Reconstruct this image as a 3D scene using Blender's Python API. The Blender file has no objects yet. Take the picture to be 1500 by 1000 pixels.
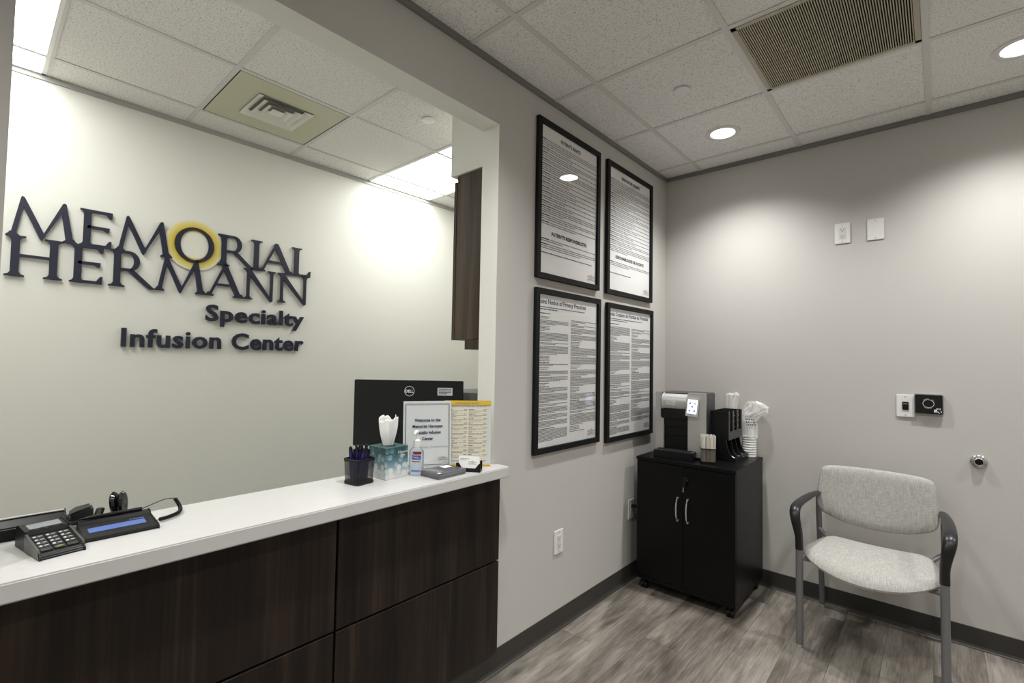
import bpy, bmesh, math, random
from mathutils import Matrix, Vector
random.seed(7)
SC = bpy.context.scene
COL = SC.collection
R = math.radians

# ------------------------------------------------------------------ camera, world, exposure
FPX = 703.45
cd = bpy.data.cameras.new('camera'); cam = bpy.data.objects.new('camera', cd); COL.objects.link(cam)
cd.sensor_width = 36.0; cd.lens = FPX / 1500 * 36; cd.clip_start = 0.02; cd.clip_end = 60
fw = Vector((-0.66377488, 0.74697527, 0.03782665)); rt = Vector((0.7478373, 0.66364771, 0.01763793)); up = Vector((0.01192847, -0.0399958, 0.99912864))
m = Matrix.Identity(4)
for i in range(3):
    m[i][0] = rt[i]; m[i][1] = up[i]; m[i][2] = -fw[i]
m[0][3], m[1][3], m[2][3] = 1.50573, -3.39709, 1.40101
cam.matrix_world = m
SC.camera = cam
w = bpy.data.worlds.new('world'); SC.world = w; w.use_nodes = True
w.node_tree.nodes['Background'].inputs[0].default_value = (0.9, 0.93, 1, 1)
w.node_tree.nodes['Background'].inputs[1].default_value = 0.03
SC.view_settings.view_transform = 'Standard'; SC.view_settings.look = 'None'
SC.view_settings.gamma = 1; SC.view_settings.use_curve_mapping = False
SC.view_settings.exposure = 0.38
DOWNLIGHT_W = 78.0      # spot power of each recessed downlight
LENS_E = 9.0           # glow of a downlight's lens
TROFFER_E = 6.9         # glow of the reception ceiling lights

# ------------------------------------------------------------------ main dimensions (metres)
H = 2.763; H2 = 2.789          # ceilings: waiting room, reception
D = -1.852                     # reception sign wall
XR = 3.45; YF = -5.2           # waiting room's right and front wall
YL, YJ = -3.362, -1.816        # the reception opening
ZT = 2.487                     # its head
WT = 0.108                     # wall thickness
ZC = 0.93                      # counter top height
RY0, RY1 = -4.9, 0.0           # reception room ends

# ------------------------------------------------------------------ materials
MATS = {}
def nt_of(name):
    mt = bpy.data.materials.new(name); mt.use_nodes = True
    return mt, mt.node_tree, mt.node_tree.nodes['Principled BSDF']
def mat(name, col, rough=0.5, metal=0.0, spec=0.5, emit=None, es=0.0, noise=None, bump=None, trans=0.0, ior=1.45, alpha=1.0, coat=0.0):
    if name in MATS: return MATS[name]
    mt, nt, b = nt_of(name)
    b.inputs['Base Color'].default_value = (*col, 1); b.inputs['Roughness'].default_value = rough
    b.inputs['Metallic'].default_value = metal; b.inputs['Specular IOR Level'].default_value = spec
    b.inputs['Transmission Weight'].default_value = trans; b.inputs['IOR'].default_value = ior
    b.inputs['Alpha'].default_value = alpha; b.inputs['Coat Weight'].default_value = coat
    if emit:
        b.inputs['Emission Color'].default_value = (*emit, 1); b.inputs['Emission Strength'].default_value = es
    tc = nt.nodes.new('ShaderNodeTexCoord')
    if noise:
        sc, amt = noise
        n = nt.nodes.new('ShaderNodeTexNoise'); n.inputs['Scale'].default_value = sc; n.inputs['Detail'].default_value = 4
        nt.links.new(tc.outputs['Object'], n.inputs['Vector'])
        mx = nt.nodes.new('ShaderNodeMix'); mx.data_type = 'RGBA'
        mx.inputs[6].default_value = (*[c * (1 - amt) for c in col], 1); mx.inputs[7].default_value = (*[min(1, c * (1 + amt)) for c in col], 1)
        nt.links.new(n.outputs['Fac'], mx.inputs[0]); nt.links.new(mx.outputs[2], b.inputs['Base Color'])
    if bump:
        sc, st = bump
        n = nt.nodes.new('ShaderNodeTexNoise'); n.inputs['Scale'].default_value = sc; n.inputs['Detail'].default_value = 3
        nt.links.new(tc.outputs['Object'], n.inputs['Vector'])
        bp = nt.nodes.new('ShaderNodeBump'); bp.inputs['Strength'].default_value = st; bp.inputs['Distance'].default_value = 0.002
        nt.links.new(n.outputs['Fac'], bp.inputs['Height']); nt.links.new(bp.outputs['Normal'], b.inputs['Normal'])
    MATS[name] = mt
    return mt
def ramp(nt, fac, stops):
    r = nt.nodes.new('ShaderNodeValToRGB')
    while len(r.color_ramp.elements) < len(stops): r.color_ramp.elements.new(0.5)
    for e, (p, c) in zip(r.color_ramp.elements, stops):
        e.position = p; e.color = (*c, 1)
    nt.links.new(fac, r.inputs['Fac']); return r
def mapping(nt, scale, rnd=False):
    tc = nt.nodes.new('ShaderNodeTexCoord'); mp = nt.nodes.new('ShaderNodeMapping'); mp.inputs['Scale'].default_value = scale
    src = tc.outputs['Object']
    if rnd:
        oi = nt.nodes.new('ShaderNodeObjectInfo'); mu = nt.nodes.new('ShaderNodeMath'); mu.operation = 'MULTIPLY'; mu.inputs[1].default_value = 57.0
        nt.links.new(oi.outputs['Random'], mu.inputs[0])
        cb = nt.nodes.new('ShaderNodeCombineXYZ')
        for i in range(3): nt.links.new(mu.outputs[0], cb.inputs[i])
        ad = nt.nodes.new('ShaderNodeVectorMath'); ad.operation = 'ADD'
        nt.links.new(src, ad.inputs[0]); nt.links.new(cb.outputs[0], ad.inputs[1]); src = ad.outputs[0]
    nt.links.new(src, mp.inputs['Vector']); return mp
def plank_mat():
    mt, nt, b = nt_of('grey_oak_vinyl')
    L = nt.links.new
    def noise(scale, detail, rough, dist):
        n = nt.nodes.new('ShaderNodeTexNoise'); n.inputs['Scale'].default_value = 1; n.inputs['Detail'].default_value = detail; n.inputs['Roughness'].default_value = rough; n.inputs['Distortion'].default_value = dist
        L(mapping(nt, scale, True).outputs[0], n.inputs['Vector']); return n.outputs['Fac']
    def madd(x, k, add):
        q = nt.nodes.new('ShaderNodeMath'); q.operation = 'MULTIPLY_ADD'; q.inputs[1].default_value = k; L(x, q.inputs[0])
        if isinstance(add, (int, float)): q.inputs[2].default_value = add
        else: L(add, q.inputs[2])
        return q.outputs[0]
    patch = noise((6, 1.6, 3), 3, .55, 1.2)          # broad smoky patches
    streak = noise((46, 3.2, 5), 4, .6, .8)          # cathedral streaks
    fine = noise((260, 9, 9), 3, .7, .2)             # open pores
    oi = nt.nodes.new('ShaderNodeObjectInfo')
    v = madd(patch, .62, madd(streak, .32, madd(fine, .30, madd(oi.outputs['Random'], .10, -.17))))
    r = ramp(nt, v, [(.30, (.060, .051, .042)), (.43, (.125, .109, .091)), (.54, (.215, .192, .163)), (.68, (.33, .302, .262))])
    crack = ramp(nt, noise((90, 2.4, 5), 5, .75, 1.5), [(.30, (.35, .35, .35)), (.37, (1, 1, 1))])
    vo = nt.nodes.new('ShaderNodeTexVoronoi'); vo.inputs['Scale'].default_value = 1; L(mapping(nt, (4.6, 2.2, 1), True).outputs[0], vo.inputs['Vector'])
    kn = ramp(nt, vo.outputs['Distance'], [(.03, (.30, .30, .30)), (.16, (1, 1, 1))])
    cur = r.outputs[0]
    for k, f in ((crack, .8), (kn, .75)):
        mx = nt.nodes.new('ShaderNodeMix'); mx.data_type = 'RGBA'; mx.blend_type = 'MULTIPLY'; mx.inputs[0].default_value = f
        L(cur, mx.inputs[6]); L(k.outputs[0], mx.inputs[7]); cur = mx.outputs[2]
    L(cur, b.inputs['Base Color']); b.inputs['Roughness'].default_value = .45
    bp = nt.nodes.new('ShaderNodeBump'); bp.inputs['Strength'].default_value = .3; bp.inputs['Distance'].default_value = .0015; L(fine, bp.inputs['Height']); L(bp.outputs[0], b.inputs['Normal'])
    return mt
def walnut(name, dark, mid, light, axis='z', rough=.42):
    mt, nt, b = nt_of(name); L = nt.links.new
    g = nt.nodes.new('ShaderNodeTexNoise'); g.inputs['Scale'].default_value = 1; g.inputs['Detail'].default_value = 5; g.inputs['Roughness'].default_value = .65; g.inputs['Distortion'].default_value = .3
    L(mapping(nt, (90, 90, 1.6), True).outputs[0], g.inputs['Vector'])
    a = nt.nodes.new('ShaderNodeTexNoise'); a.inputs['Scale'].default_value = 1; a.inputs['Detail'].default_value = 3; a.inputs['Distortion'].default_value = .6
    L(mapping(nt, (13, 13, .7), True).outputs[0], a.inputs['Vector'])
    s = nt.nodes.new('ShaderNodeMath'); s.operation = 'MULTIPLY_ADD'; s.inputs[1].default_value = .55; L(a.outputs['Fac'], s.inputs[0])
    s2 = nt.nodes.new('ShaderNodeMath'); s2.operation = 'MULTIPLY'; s2.inputs[1].default_value = .45; L(g.outputs['Fac'], s2.inputs[0]); L(s2.outputs[0], s.inputs[2])
    r = ramp(nt, s.outputs[0], [(.32, dark), (.5, mid), (.68, light)])
    L(r.outputs[0], b.inputs['Base Color']); b.inputs['Roughness'].default_value = rough; b.inputs['Specular IOR Level'].default_value = .22
    return mt
def tile_mat():
    mt, nt, b = nt_of('mineral_tile'); L = nt.links.new
    n = nt.nodes.new('ShaderNodeTexNoise'); n.inputs['Scale'].default_value = 150; n.inputs['Detail'].default_value = 3; n.inputs['Roughness'].default_value = .7
    L(mapping(nt, (1, 1, 1), True).outputs[0], n.inputs['Vector'])
    r = ramp(nt, n.outputs['Fac'], [(.33, (.42, .40, .36)), (.44, (.82, .805, .77)), (.7, (.90, .89, .86))])
    L(r.outputs[0], b.inputs['Base Color']); b.inputs['Roughness'].default_value = .95; b.inputs['Specular IOR Level'].default_value = .1
    bp = nt.nodes.new('ShaderNodeBump'); bp.inputs['Strength'].default_value = .6; bp.inputs['Distance'].default_value = .004; L(n.outputs['Fac'], bp.inputs['Height']); L(bp.outputs[0], b.inputs['Normal'])
    return mt
def fabric_mat():
    mt, nt, b = nt_of('woven_linen'); L = nt.links.new
    outs = []
    for sc in ((700, 30, 30), (30, 700, 700)):
        n = nt.nodes.new('ShaderNodeTexNoise'); n.inputs['Scale'].default_value = 1; n.inputs['Detail'].default_value = 2
        L(mapping(nt, sc).outputs[0], n.inputs['Vector']); outs.append(n.outputs['Fac'])
    ad = nt.nodes.new('ShaderNodeMath'); ad.operation = 'ADD'; L(outs[0], ad.inputs[0]); L(outs[1], ad.inputs[1])
    hf = nt.nodes.new('ShaderNodeMath'); hf.operation = 'MULTIPLY'; hf.inputs[1].default_value = .5; L(ad.outputs[0], hf.inputs[0])
    r = ramp(nt, hf.outputs[0], [(.36, (.265, .257, .235)), (.5, (.37, .362, .335)), (.64, (.465, .457, .43))])
    L(r.outputs[0], b.inputs['Base Color']); b.inputs['Roughness'].default_value = .9; b.inputs['Specular IOR Level'].default_value = .15
    bp = nt.nodes.new('ShaderNodeBump'); bp.inputs['Strength'].default_value = .3; bp.inputs['Distance'].default_value = .001; L(hf.outputs[0], bp.inputs['Height']); L(bp.outputs[0], b.inputs['Normal'])
    return mt
def pane_mat(name, refl=.5, tint=(1, 1, 1), rough=0.0, base=0.04):
    """thin clear sheet: transparent, with a Fresnel-weighted mirror coat"""
    mt = bpy.data.materials.new(name); mt.use_nodes = True; nt = mt.node_tree; nt.nodes.clear()
    o = nt.nodes.new('ShaderNodeOutputMaterial'); t = nt.nodes.new('ShaderNodeBsdfTransparent'); g = nt.nodes.new('ShaderNodeBsdfGlossy'); mx = nt.nodes.new('ShaderNodeMixShader'); f = nt.nodes.new('ShaderNodeLayerWeight'); pw = nt.nodes.new('ShaderNodeMath'); pw.operation = 'POWER'; pw.inputs[1].default_value = 5
    t.inputs[0].default_value = (*tint, 1); g.inputs['Roughness'].default_value = rough; f.inputs['Blend'].default_value = .5
    mu = nt.nodes.new('ShaderNodeMath'); mu.operation = 'MULTIPLY_ADD'; mu.inputs[1].default_value = refl; mu.inputs[2].default_value = base
    nt.links.new(f.outputs['Facing'], pw.inputs[0]); nt.links.new(pw.outputs[0], mu.inputs[0]); nt.links.new(mu.outputs[0], mx.inputs[0]); nt.links.new(t.outputs[0], mx.inputs[1]); nt.links.new(g.outputs[0], mx.inputs[2]); nt.links.new(mx.outputs[0], o.inputs[0])
    return mt
def film_mat():
    mt = bpy.data.materials.new('clear_film'); mt.use_nodes = True; nt = mt.node_tree; nt.nodes.clear()
    o = nt.nodes.new('ShaderNodeOutputMaterial'); t = nt.nodes.new('ShaderNodeBsdfTransparent'); p = nt.nodes.new('ShaderNodeBsdfPrincipled'); mx = nt.nodes.new('ShaderNodeMixShader')
    p.inputs['Base Color'].default_value = (.9, .9, .88, 1); p.inputs['Roughness'].default_value = .25
    mx.inputs[0].default_value = .42
    nt.links.new(t.outputs[0], mx.inputs[1]); nt.links.new(p.outputs[0], mx.inputs[2]); nt.links.new(mx.outputs[0], o.inputs[0])
    return mt
def halo_mat():
    mt, nt, b = nt_of('gold_halo'); L = nt.links.new
    tc = nt.nodes.new('ShaderNodeTexCoord'); ln = nt.nodes.new('ShaderNodeVectorMath'); ln.operation = 'LENGTH'; L(tc.outputs['Object'], ln.inputs[0])
    mu = nt.nodes.new('ShaderNodeMath'); mu.operation = 'DIVIDE'; mu.inputs[1].default_value = .152; L(ln.outputs['Value'], mu.inputs[0])
    r = ramp(nt, mu.outputs[0], [(.5, (.80, .79, .70)), (.56, (.62, .42, .02)), (.72, (.72, .54, .06)), (.87, (.76, .65, .22)), (1, (.78, .76, .60))])
    L(r.outputs[0], b.inputs['Base Color']); b.inputs['Roughness'].default_value = .5
    return mt
def tissue_box_mat():
    mt, nt, b = nt_of('cloud_print'); L = nt.links.new
    tc = nt.nodes.new('ShaderNodeTexCoord'); sp = nt.nodes.new('ShaderNodeSeparateXYZ'); L(tc.outputs['Object'], sp.inputs[0])
    vo = nt.nodes.new('ShaderNodeTexVoronoi'); vo.inputs['Scale'].default_value = 48; vo.inputs['Randomness'].default_value = .8; L(tc.outputs['Object'], vo.inputs['Vector'])
    sc = nt.nodes.new('ShaderNodeSeparateColor'); L(vo.outputs['Color'], sc.inputs[0])
    ms = nt.nodes.new('ShaderNodeMath'); ms.operation = 'LESS_THAN'; ms.inputs[1].default_value = .52; L(vo.outputs['Distance'], ms.inputs[0])
    mm = nt.nodes.new('ShaderNodeMath'); mm.operation = 'MULTIPLY'; L(ms.outputs[0], mm.inputs[0]); L(sc.outputs['Red'], mm.inputs[1])
    z = nt.nodes.new('ShaderNodeMath'); z.operation = 'MULTIPLY_ADD'; z.inputs[1].default_value = 8.2; z.inputs[2].default_value = .10; L(sp.outputs['Z'], z.inputs[0])
    a = nt.nodes.new('ShaderNodeMath'); a.operation = 'MULTIPLY_ADD'; a.inputs[1].default_value = -.34; L(mm.outputs[0], a.inputs[0]); L(z.outputs[0], a.inputs[2])
    r = ramp(nt, a.outputs[0], [(.10, (.66, .69, .66)), (.30, (.50, .57, .57)), (.48, (.22, .33, .38)), (.66, (.10, .20, .24)), (.84, (.03, .09, .095)), (1, (.025, .08, .08))])
    L(r.outputs[0], b.inputs['Base Color']); b.inputs['Roughness'].default_value = .4
    return mt
def mesh_cup_mat():
    """expanded steel mesh: opaque wires with real holes"""
    mt = bpy.data.materials.new('steel_mesh'); mt.use_nodes = True; nt = mt.node_tree; b = nt.nodes['Principled BSDF']; L = nt.links.new
    b.inputs['Base Color'].default_value = (.02, .02, .022, 1); b.inputs['Metallic'].default_value = .3; b.inputs['Roughness'].default_value = .45
    c = nt.nodes.new('ShaderNodeTexChecker'); c.inputs['Scale'].default_value = 420; c.inputs['Color1'].default_value = (1, 1, 1, 1); c.inputs['Color2'].default_value = (.1, .1, .1, 1)
    L(mapping(nt, (1, 1, 1)).outputs[0], c.inputs['Vector']); L(c.outputs['Color'], b.inputs['Alpha'])
    return mt

paint = mat('warm_grey_paint', (.553, .536, .503), .62, spec=.3, bump=(260, .12))
paint2 = mat('fluorescent_tinted_paint', (.785, .785, .73), .62, spec=.3, bump=(260, .12))  # greenish tint of the reception's fluorescent light put into the wall colour
trimm = mat('lit_angle', (.42, .415, .40), .5)  # reception angle: light from the panels put into a paler grey
teem = mat('tee_white', (.66, .65, .625), .5)
basem = mat('cove_vinyl', (.046, .043, .039), .42, spec=.3)
white = mat('white_plastic', (.80, .79, .77), .35)
blackp = mat('black_plastic', (.008, .008, .009), .35, spec=.35)
blackm = mat('black_matte', (.008, .008, .009), .6, spec=.25, bump=(500, .2))
blacklam = mat('black_laminate', (.004, .004, .0045), .36, spec=.22)
darkslot = mat('dark_slot', (.01, .01, .01), .8)
steel = mat('grey_powder_steel', (.20, .20, .205), .38, metal=.35)
chrome = mat('chrome', (.82, .82, .82), .12, metal=1)
silver = mat('silver_plastic', (.60, .595, .58), .36, metal=.4)
paper = mat('paper_white', (.86, .86, .85), .6)
ink = mat('ink_grey', (.17, .17, .175), .8)
inkd = mat('ink_black', (.02, .02, .022), .8)
navy = mat('ink_navy', (.02, .022, .09), .7)
navysign = mat('navy_sign_paint', (.022, .024, .045), .42)
gold = mat('ink_gold', (.62, .40, .03), .6)
yellow = mat('ink_yellow', (.72, .47, .03), .55)
quartz = mat('white_quartz', (.585, .58, .565), .25, noise=(30, .03))
glasspane = pane_mat('picture_glass', .9)
acrylic = pane_mat('acrylic', .8, (.97, .98, .98))
film = film_mat()
linen = fabric_mat()
tile_m = tile_mat()
plank_m = plank_mat()
darkwalnut = walnut('dark_walnut', (.006, .0045, .0038), (.018, .0125, .0095), (.042, .027, .0185))
midwalnut = walnut('mid_walnut', (.03, .023, .018), (.07, .053, .04), (.12, .095, .072))
lensm = mat('lit_lens', (1, 1, 1), .5, emit=(1, .97, .93), es=LENS_E)
trofm = mat('lit_diffuser', (1, 1, 1), .5, emit=(1, 1, .965), es=TROFFER_E)
urethane = mat('black_urethane', (.010, .010, .011), .33)

# ------------------------------------------------------------------ mesh helpers
class MB:
    def __init__(s): s.v = []; s.f = []
    def add(s, vs, fs):
        o = len(s.v); s.v += [tuple(x) for x in vs]; s.f += [tuple(i + o for i in f) for f in fs]; return s
    def box(s, x0, x1, y0, y1, z0, z1):
        vs = [(x, y, z) for z in (z0, z1) for y in (y0, y1) for x in (x0, x1)]
        return s.add(vs, [(0, 2, 3, 1), (4, 5, 7, 6), (0, 1, 5, 4), (2, 6, 7, 3), (0, 4, 6, 2), (1, 3, 7, 5)])
    def quad(s, a, b, c, d): return s.add([a, b, c, d], [(0, 1, 2, 3)])
    def prism(s, pts, z0, z1):
        n = len(pts)
        return s.add([(x, y, z0) for x, y in pts] + [(x, y, z1) for x, y in pts],
                     [tuple(range(n))[::-1], tuple(range(n, 2 * n))] + [(i, (i + 1) % n, (i + 1) % n + n, i + n) for i in range(n)])
    def lathe(s, prof, n=24, c=(0, 0, 0), cap=True):
        vs = []; k = len(prof)
        for i in range(n):
            a = 2 * math.pi * i / n
            vs += [(c[0] + r * math.cos(a), c[1] + r * math.sin(a), c[2] + z) for r, z in prof]
        fs = [(i * k + j, ((i + 1) % n) * k + j, ((i + 1) % n) * k + j + 1, i * k + j + 1) for i in range(n) for j in range(k - 1)]
        if cap:
            fs += [tuple(i * k for i in range(n))[::-1], tuple(i * k + k - 1 for i in range(n))]
        return s.add(vs, fs)
    def tube(s, pts, rad, n=10, flat=None):
        """sweep; rad a number or a list of r or (side, up) pairs"""
        pts = [Vector(p) for p in pts]; k = len(pts); vs = []
        for i, p in enumerate(pts):
            t = (pts[min(i + 1, k - 1)] - pts[max(i - 1, 0)]).normalized()
            ref = (Vector((1, 0, 0)) if abs(t.z) > .9 else Vector((0, 0, 1))) if flat is None else Vector(flat)
            if flat is not None and abs(t.dot(ref)) > .98: ref = Vector((0, 1, 0))
            a = t.cross(ref).normalized(); b = t.cross(a).normalized()
            r = rad[i] if isinstance(rad, list) else rad
            ra, rb = r if isinstance(r, tuple) else (r, r)
            for j in range(n):
                th = 2 * math.pi * j / n
                vs.append(p + a * (ra * math.cos(th)) + b * (rb * math.sin(th)))
        fs = [(i * n + j, i * n + (j + 1) % n, (i + 1) * n + (j + 1) % n, (i + 1) * n + j) for i in range(k - 1) for j in range(n)]
        fs += [tuple(range(n))[::-1], tuple(range((k - 1) * n, k * n))]
        return s.add(vs, fs)
    def xf(s, M):
        s.v = [tuple(M @ Vector(v)) for v in s.v]; return s
    def obj(s, name, m, parent=None, loc=(0, 0, 0), rot=(0, 0, 0), smooth=False, bevel=0.0, seg=2, **kw):
        me = bpy.data.meshes.new(name); me.from_pydata(s.v, [], s.f)
        bm = bmesh.new(); bm.from_mesh(me)
        if bevel > 0:
            bmesh.ops.remove_doubles(bm, verts=bm.verts, dist=1e-6)
            es = [e for e in bm.edges if len(e.link_faces) == 2 and e.calc_face_angle(0) > .5]
            bmesh.ops.bevel(bm, geom=es, offset=bevel, segments=seg, affect='EDGES', clamp_overlap=True)
        bmesh.ops.recalc_face_normals(bm, faces=bm.faces)
        bm.to_mesh(me); bm.free()
        for mm in (m if isinstance(m, (list, tuple)) else [m]): me.materials.append(mm)
        o = bpy.data.objects.new(name, me); COL.objects.link(o)
        o.location = loc; o.rotation_euler = rot
        if parent: o.parent = parent
        if name.endswith('_print') or name in ('text_print',): o['kind'] = 'stuff'
        if smooth:
            for p in me.polygons: p.use_smooth = True
            me.set_sharp_from_angle(angle=R(38))
        return o
def tag(o, label, cat, group=None, kind=None):
    if label: o['label'] = label
    if cat: o['category'] = cat
    if group: o['group'] = group
    if kind: o['kind'] = kind
    return o
def struct(o): o['kind'] = 'structure'; return o
def empty(name, loc=(0, 0, 0), rz=0, rot=None):
    o = bpy.data.objects.new(name, None); COL.objects.link(o); o.location = loc
    o.rotation_euler = rot if rot else (0, 0, rz); o.empty_display_size = .05; return o
def copy_tree(o, parent=None):
    c = o.copy(); COL.objects.link(c); c.parent = parent
    for ch in list(o.children): copy_tree(ch, c)
    return c
def bez(pts, n=8):
    """Catmull-Rom through the points"""
    P = [Vector(p) for p in pts]; out = []
    for i in range(len(P) - 1):
        a, b, c, d = P[max(i - 1, 0)], P[i], P[i + 1], P[min(i + 2, len(P) - 1)]
        for k in range(n):
            t = k / n
            out.append(.5 * ((2 * b) + (c - a) * t + (2 * a - 5 * b + 4 * c - d) * t * t + (3 * b - a - 3 * c + d) * t ** 3))
    out.append(P[-1]); return out
def rrect(x0, x1, y0, y1, r, n=5):
    out = []
    for cx, cy, a0 in ((x1 - r, y1 - r, 0), (x0 + r, y1 - r, 90), (x0 + r, y0 + r, 180), (x1 - r, y0 + r, 270)):
        for k in range(n + 1):
            a = R(a0 + 90 * k / n); out.append((cx + r * math.cos(a), cy + r * math.sin(a)))
    return out
WALL_A = Matrix(((0, 0, 1, 0), (1, 0, 0, 0), (0, 1, 0, 0), (0, 0, 0, 1)))      # local x -> +y, y -> +z, z -> +x
WALL_B = Matrix(((1, 0, 0, 0), (0, 0, -1, 0), (0, 1, 0, 0), (0, 0, 0, 1)))     # local x -> +x, y -> +z, z -> -y
def text_mb(body, size, align='LEFT', extrude=0.0, offset=0.0, spacing=1.0, width=None):
    cu = bpy.data.curves.new('t', 'FONT'); cu.body = body; cu.size = size; cu.align_x = align; cu.extrude = extrude; cu.offset = offset
    cu.space_character = spacing; cu.resolution_u = 3
    o = bpy.data.objects.new('t', cu); COL.objects.link(o)
    dg = bpy.context.evaluated_depsgraph_get(); me = o.evaluated_get(dg).to_mesh()
    vs = [tuple(v.co) for v in me.vertices]; fs = [tuple(p.vertices) for p in me.polygons]
    o.evaluated_get(dg).to_mesh_clear(); bpy.data.objects.remove(o); bpy.data.curves.remove(cu)
    if width and vs:
        x0 = min(v[0] for v in vs); x1 = max(v[0] for v in vs); k = width / max(x1 - x0, 1e-6)
        c = {'LEFT': x0, 'RIGHT': x1, 'CENTER': (x0 + x1) / 2}[align]
        vs = [((v[0] - c) * k, v[1], v[2]) for v in vs]
    return vs, fs
def put_text(mb, body, x, y, z, size, **kw):
    vs, fs = text_mb(body, size, **kw)
    mb.add([(vx + x, vy + y, vz + z) for vx, vy, vz in vs], fs)
def text_lines(mb, x0, x1, y1, n, pitch, hgt, z, last=.6, wmin=.006, wmax=.03, gap=.003):
    """rows of word-sized strokes for print too small to read"""
    y = y1
    for i in range(n):
        xe = x1 if i < n - 1 else x0 + (x1 - x0) * last * random.uniform(.6, 1.2)
        x = x0
        while x < xe - .002:
            ww = min(random.uniform(wmin, wmax), xe - x)
            mb.quad((x, y, z), (x + ww, y, z), (x + ww, y + hgt, z), (x, y + hgt, z)); x += ww + gap
        y -= pitch
    return y

# ------------------------------------------------------------------ shell
def boxes_obj(name, boxes, mt):
    b = MB()
    for q in boxes: b.box(*q)
    return b.obj(name, mt)
# wall with the reception opening: warm grey on the waiting side, fluorescent tint put into the colour on the reveals and the reception side
b = MB()
for q in ((-WT, 0, YF, YL, 0, 2.9), (-WT, 0, YJ, 0, 0, 2.9), (-WT, 0, YL, YJ, ZT, 2.9), (-WT, 0, YL, YJ, 0, .884)): b.box(*q)
wa = b.obj('wall_left', [paint, paint2]); struct(wa)
for p in wa.data.polygons:
    p.material_index = 0 if p.normal.x > .5 else 1
struct(boxes_obj('wall_back', [(-WT, XR + .1, 0, .1, 0, 2.9)], paint))
struct(boxes_obj('wall_right', [(XR, XR + .1, YF, 0, 0, 2.9)], paint))
struct(boxes_obj('wall_front', [(-WT, XR + .1, YF - .1, YF, 0, 2.9)], paint))
struct(boxes_obj('wall_reception', [(D - .1, D, RY0, RY1 + .1, 0, 2.95)], paint2))
struct(boxes_obj('wall_reception_end', [(D, -WT, 0, .1, 0, 2.95)], paint2))
struct(boxes_obj('wall_reception_front', [(D - .1, -WT, RY0 - .1, RY0, 0, 2.95)], paint2))
struct(boxes_obj('floor_reception', [(D, -WT, RY0, RY1, -.05, 0)], mat('reception_vinyl', (.32, .305, .28), .6, noise=(20, .2))))
# soffit over the reception wall cabinets
struct(boxes_obj('soffit', [(-.462, -WT, -1.705, RY1, 2.383, H2)], paint2))
# floor with planks
fl = struct(boxes_obj('floor', [(0, XR, YF, 0, -.06, -.0052)], mat('subfloor', (.03, .028, .025), .9)))
PW = .184; PL = 1.22
joints = {0: -1.29, 1: -.62, 2: -1.06, 3: -.25, 4: -.57, 5: -.16, 6: -.16, 7: -.86, 8: -.42}
plank_meshes = {}
i = 0; x = 0.0
while x < XR - .01:
    x1 = min(x + PW, XR)
    j = joints.get(i, -random.uniform(.1, 1.15))
    edges = [0.0] if j < -.01 else []
    y = j
    while y > YF: edges.append(y); y -= PL
    edges.append(YF)
    for ya, yb in zip(edges[:-1], edges[1:]):
        ln = ya - yb
        if ln < .01: continue
        key = (round(ln, 3), round(x1 - x, 3))
        o = None
        if key in plank_meshes:
            o = bpy.data.objects.new('plank', plank_meshes[key]); COL.objects.link(o); o.parent = fl
        else:
            hx, hy = (x1 - x) / 2 - .0004, ln / 2 - .0005
            o = MB().box(-hx, hx, -hy, hy, -.005, 0).obj('plank', plank_m, fl, bevel=.0007, seg=1); plank_meshes[key] = o.data
        o.location = ((x + x1) / 2, (ya + yb) / 2, 0)
    x = x1; i += 1
# cove base
def cove(name, p0, p1, nrm):
    prof = [(0, 0), (.016, 0), (.0155, .003), (.0075, .008), (.0035, .018), (.0032, .0985), (.0018, .1016), (0, .1016)]
    a = Vector(p0); bb = Vector(p1); n = Vector(nrm); vs = []
    for q in (a, bb): vs += [q + n * t + Vector((0, 0, z)) for t, z in prof]
    k = len(prof); fs = [(i, (i + 1) % k, (i + 1) % k + k, i + k) for i in range(k)] + [tuple(range(k)), tuple(range(k, 2 * k))[::-1]]
    return struct(MB().add(vs, fs).obj(name, basem))
cove('baseboard_left', (0, YF, 0), (0, 0, 0), (1, 0, 0))
cove('baseboard_back', (0, 0, 0), (XR, 0, 0), (0, -1, 0))
cove('baseboard_right', (XR, YF, 0), (XR, 0, 0), (-1, 0, 0))
cove('baseboard_front', (0, YF, 0), (XR, YF, 0), (0, 1, 0))
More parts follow.
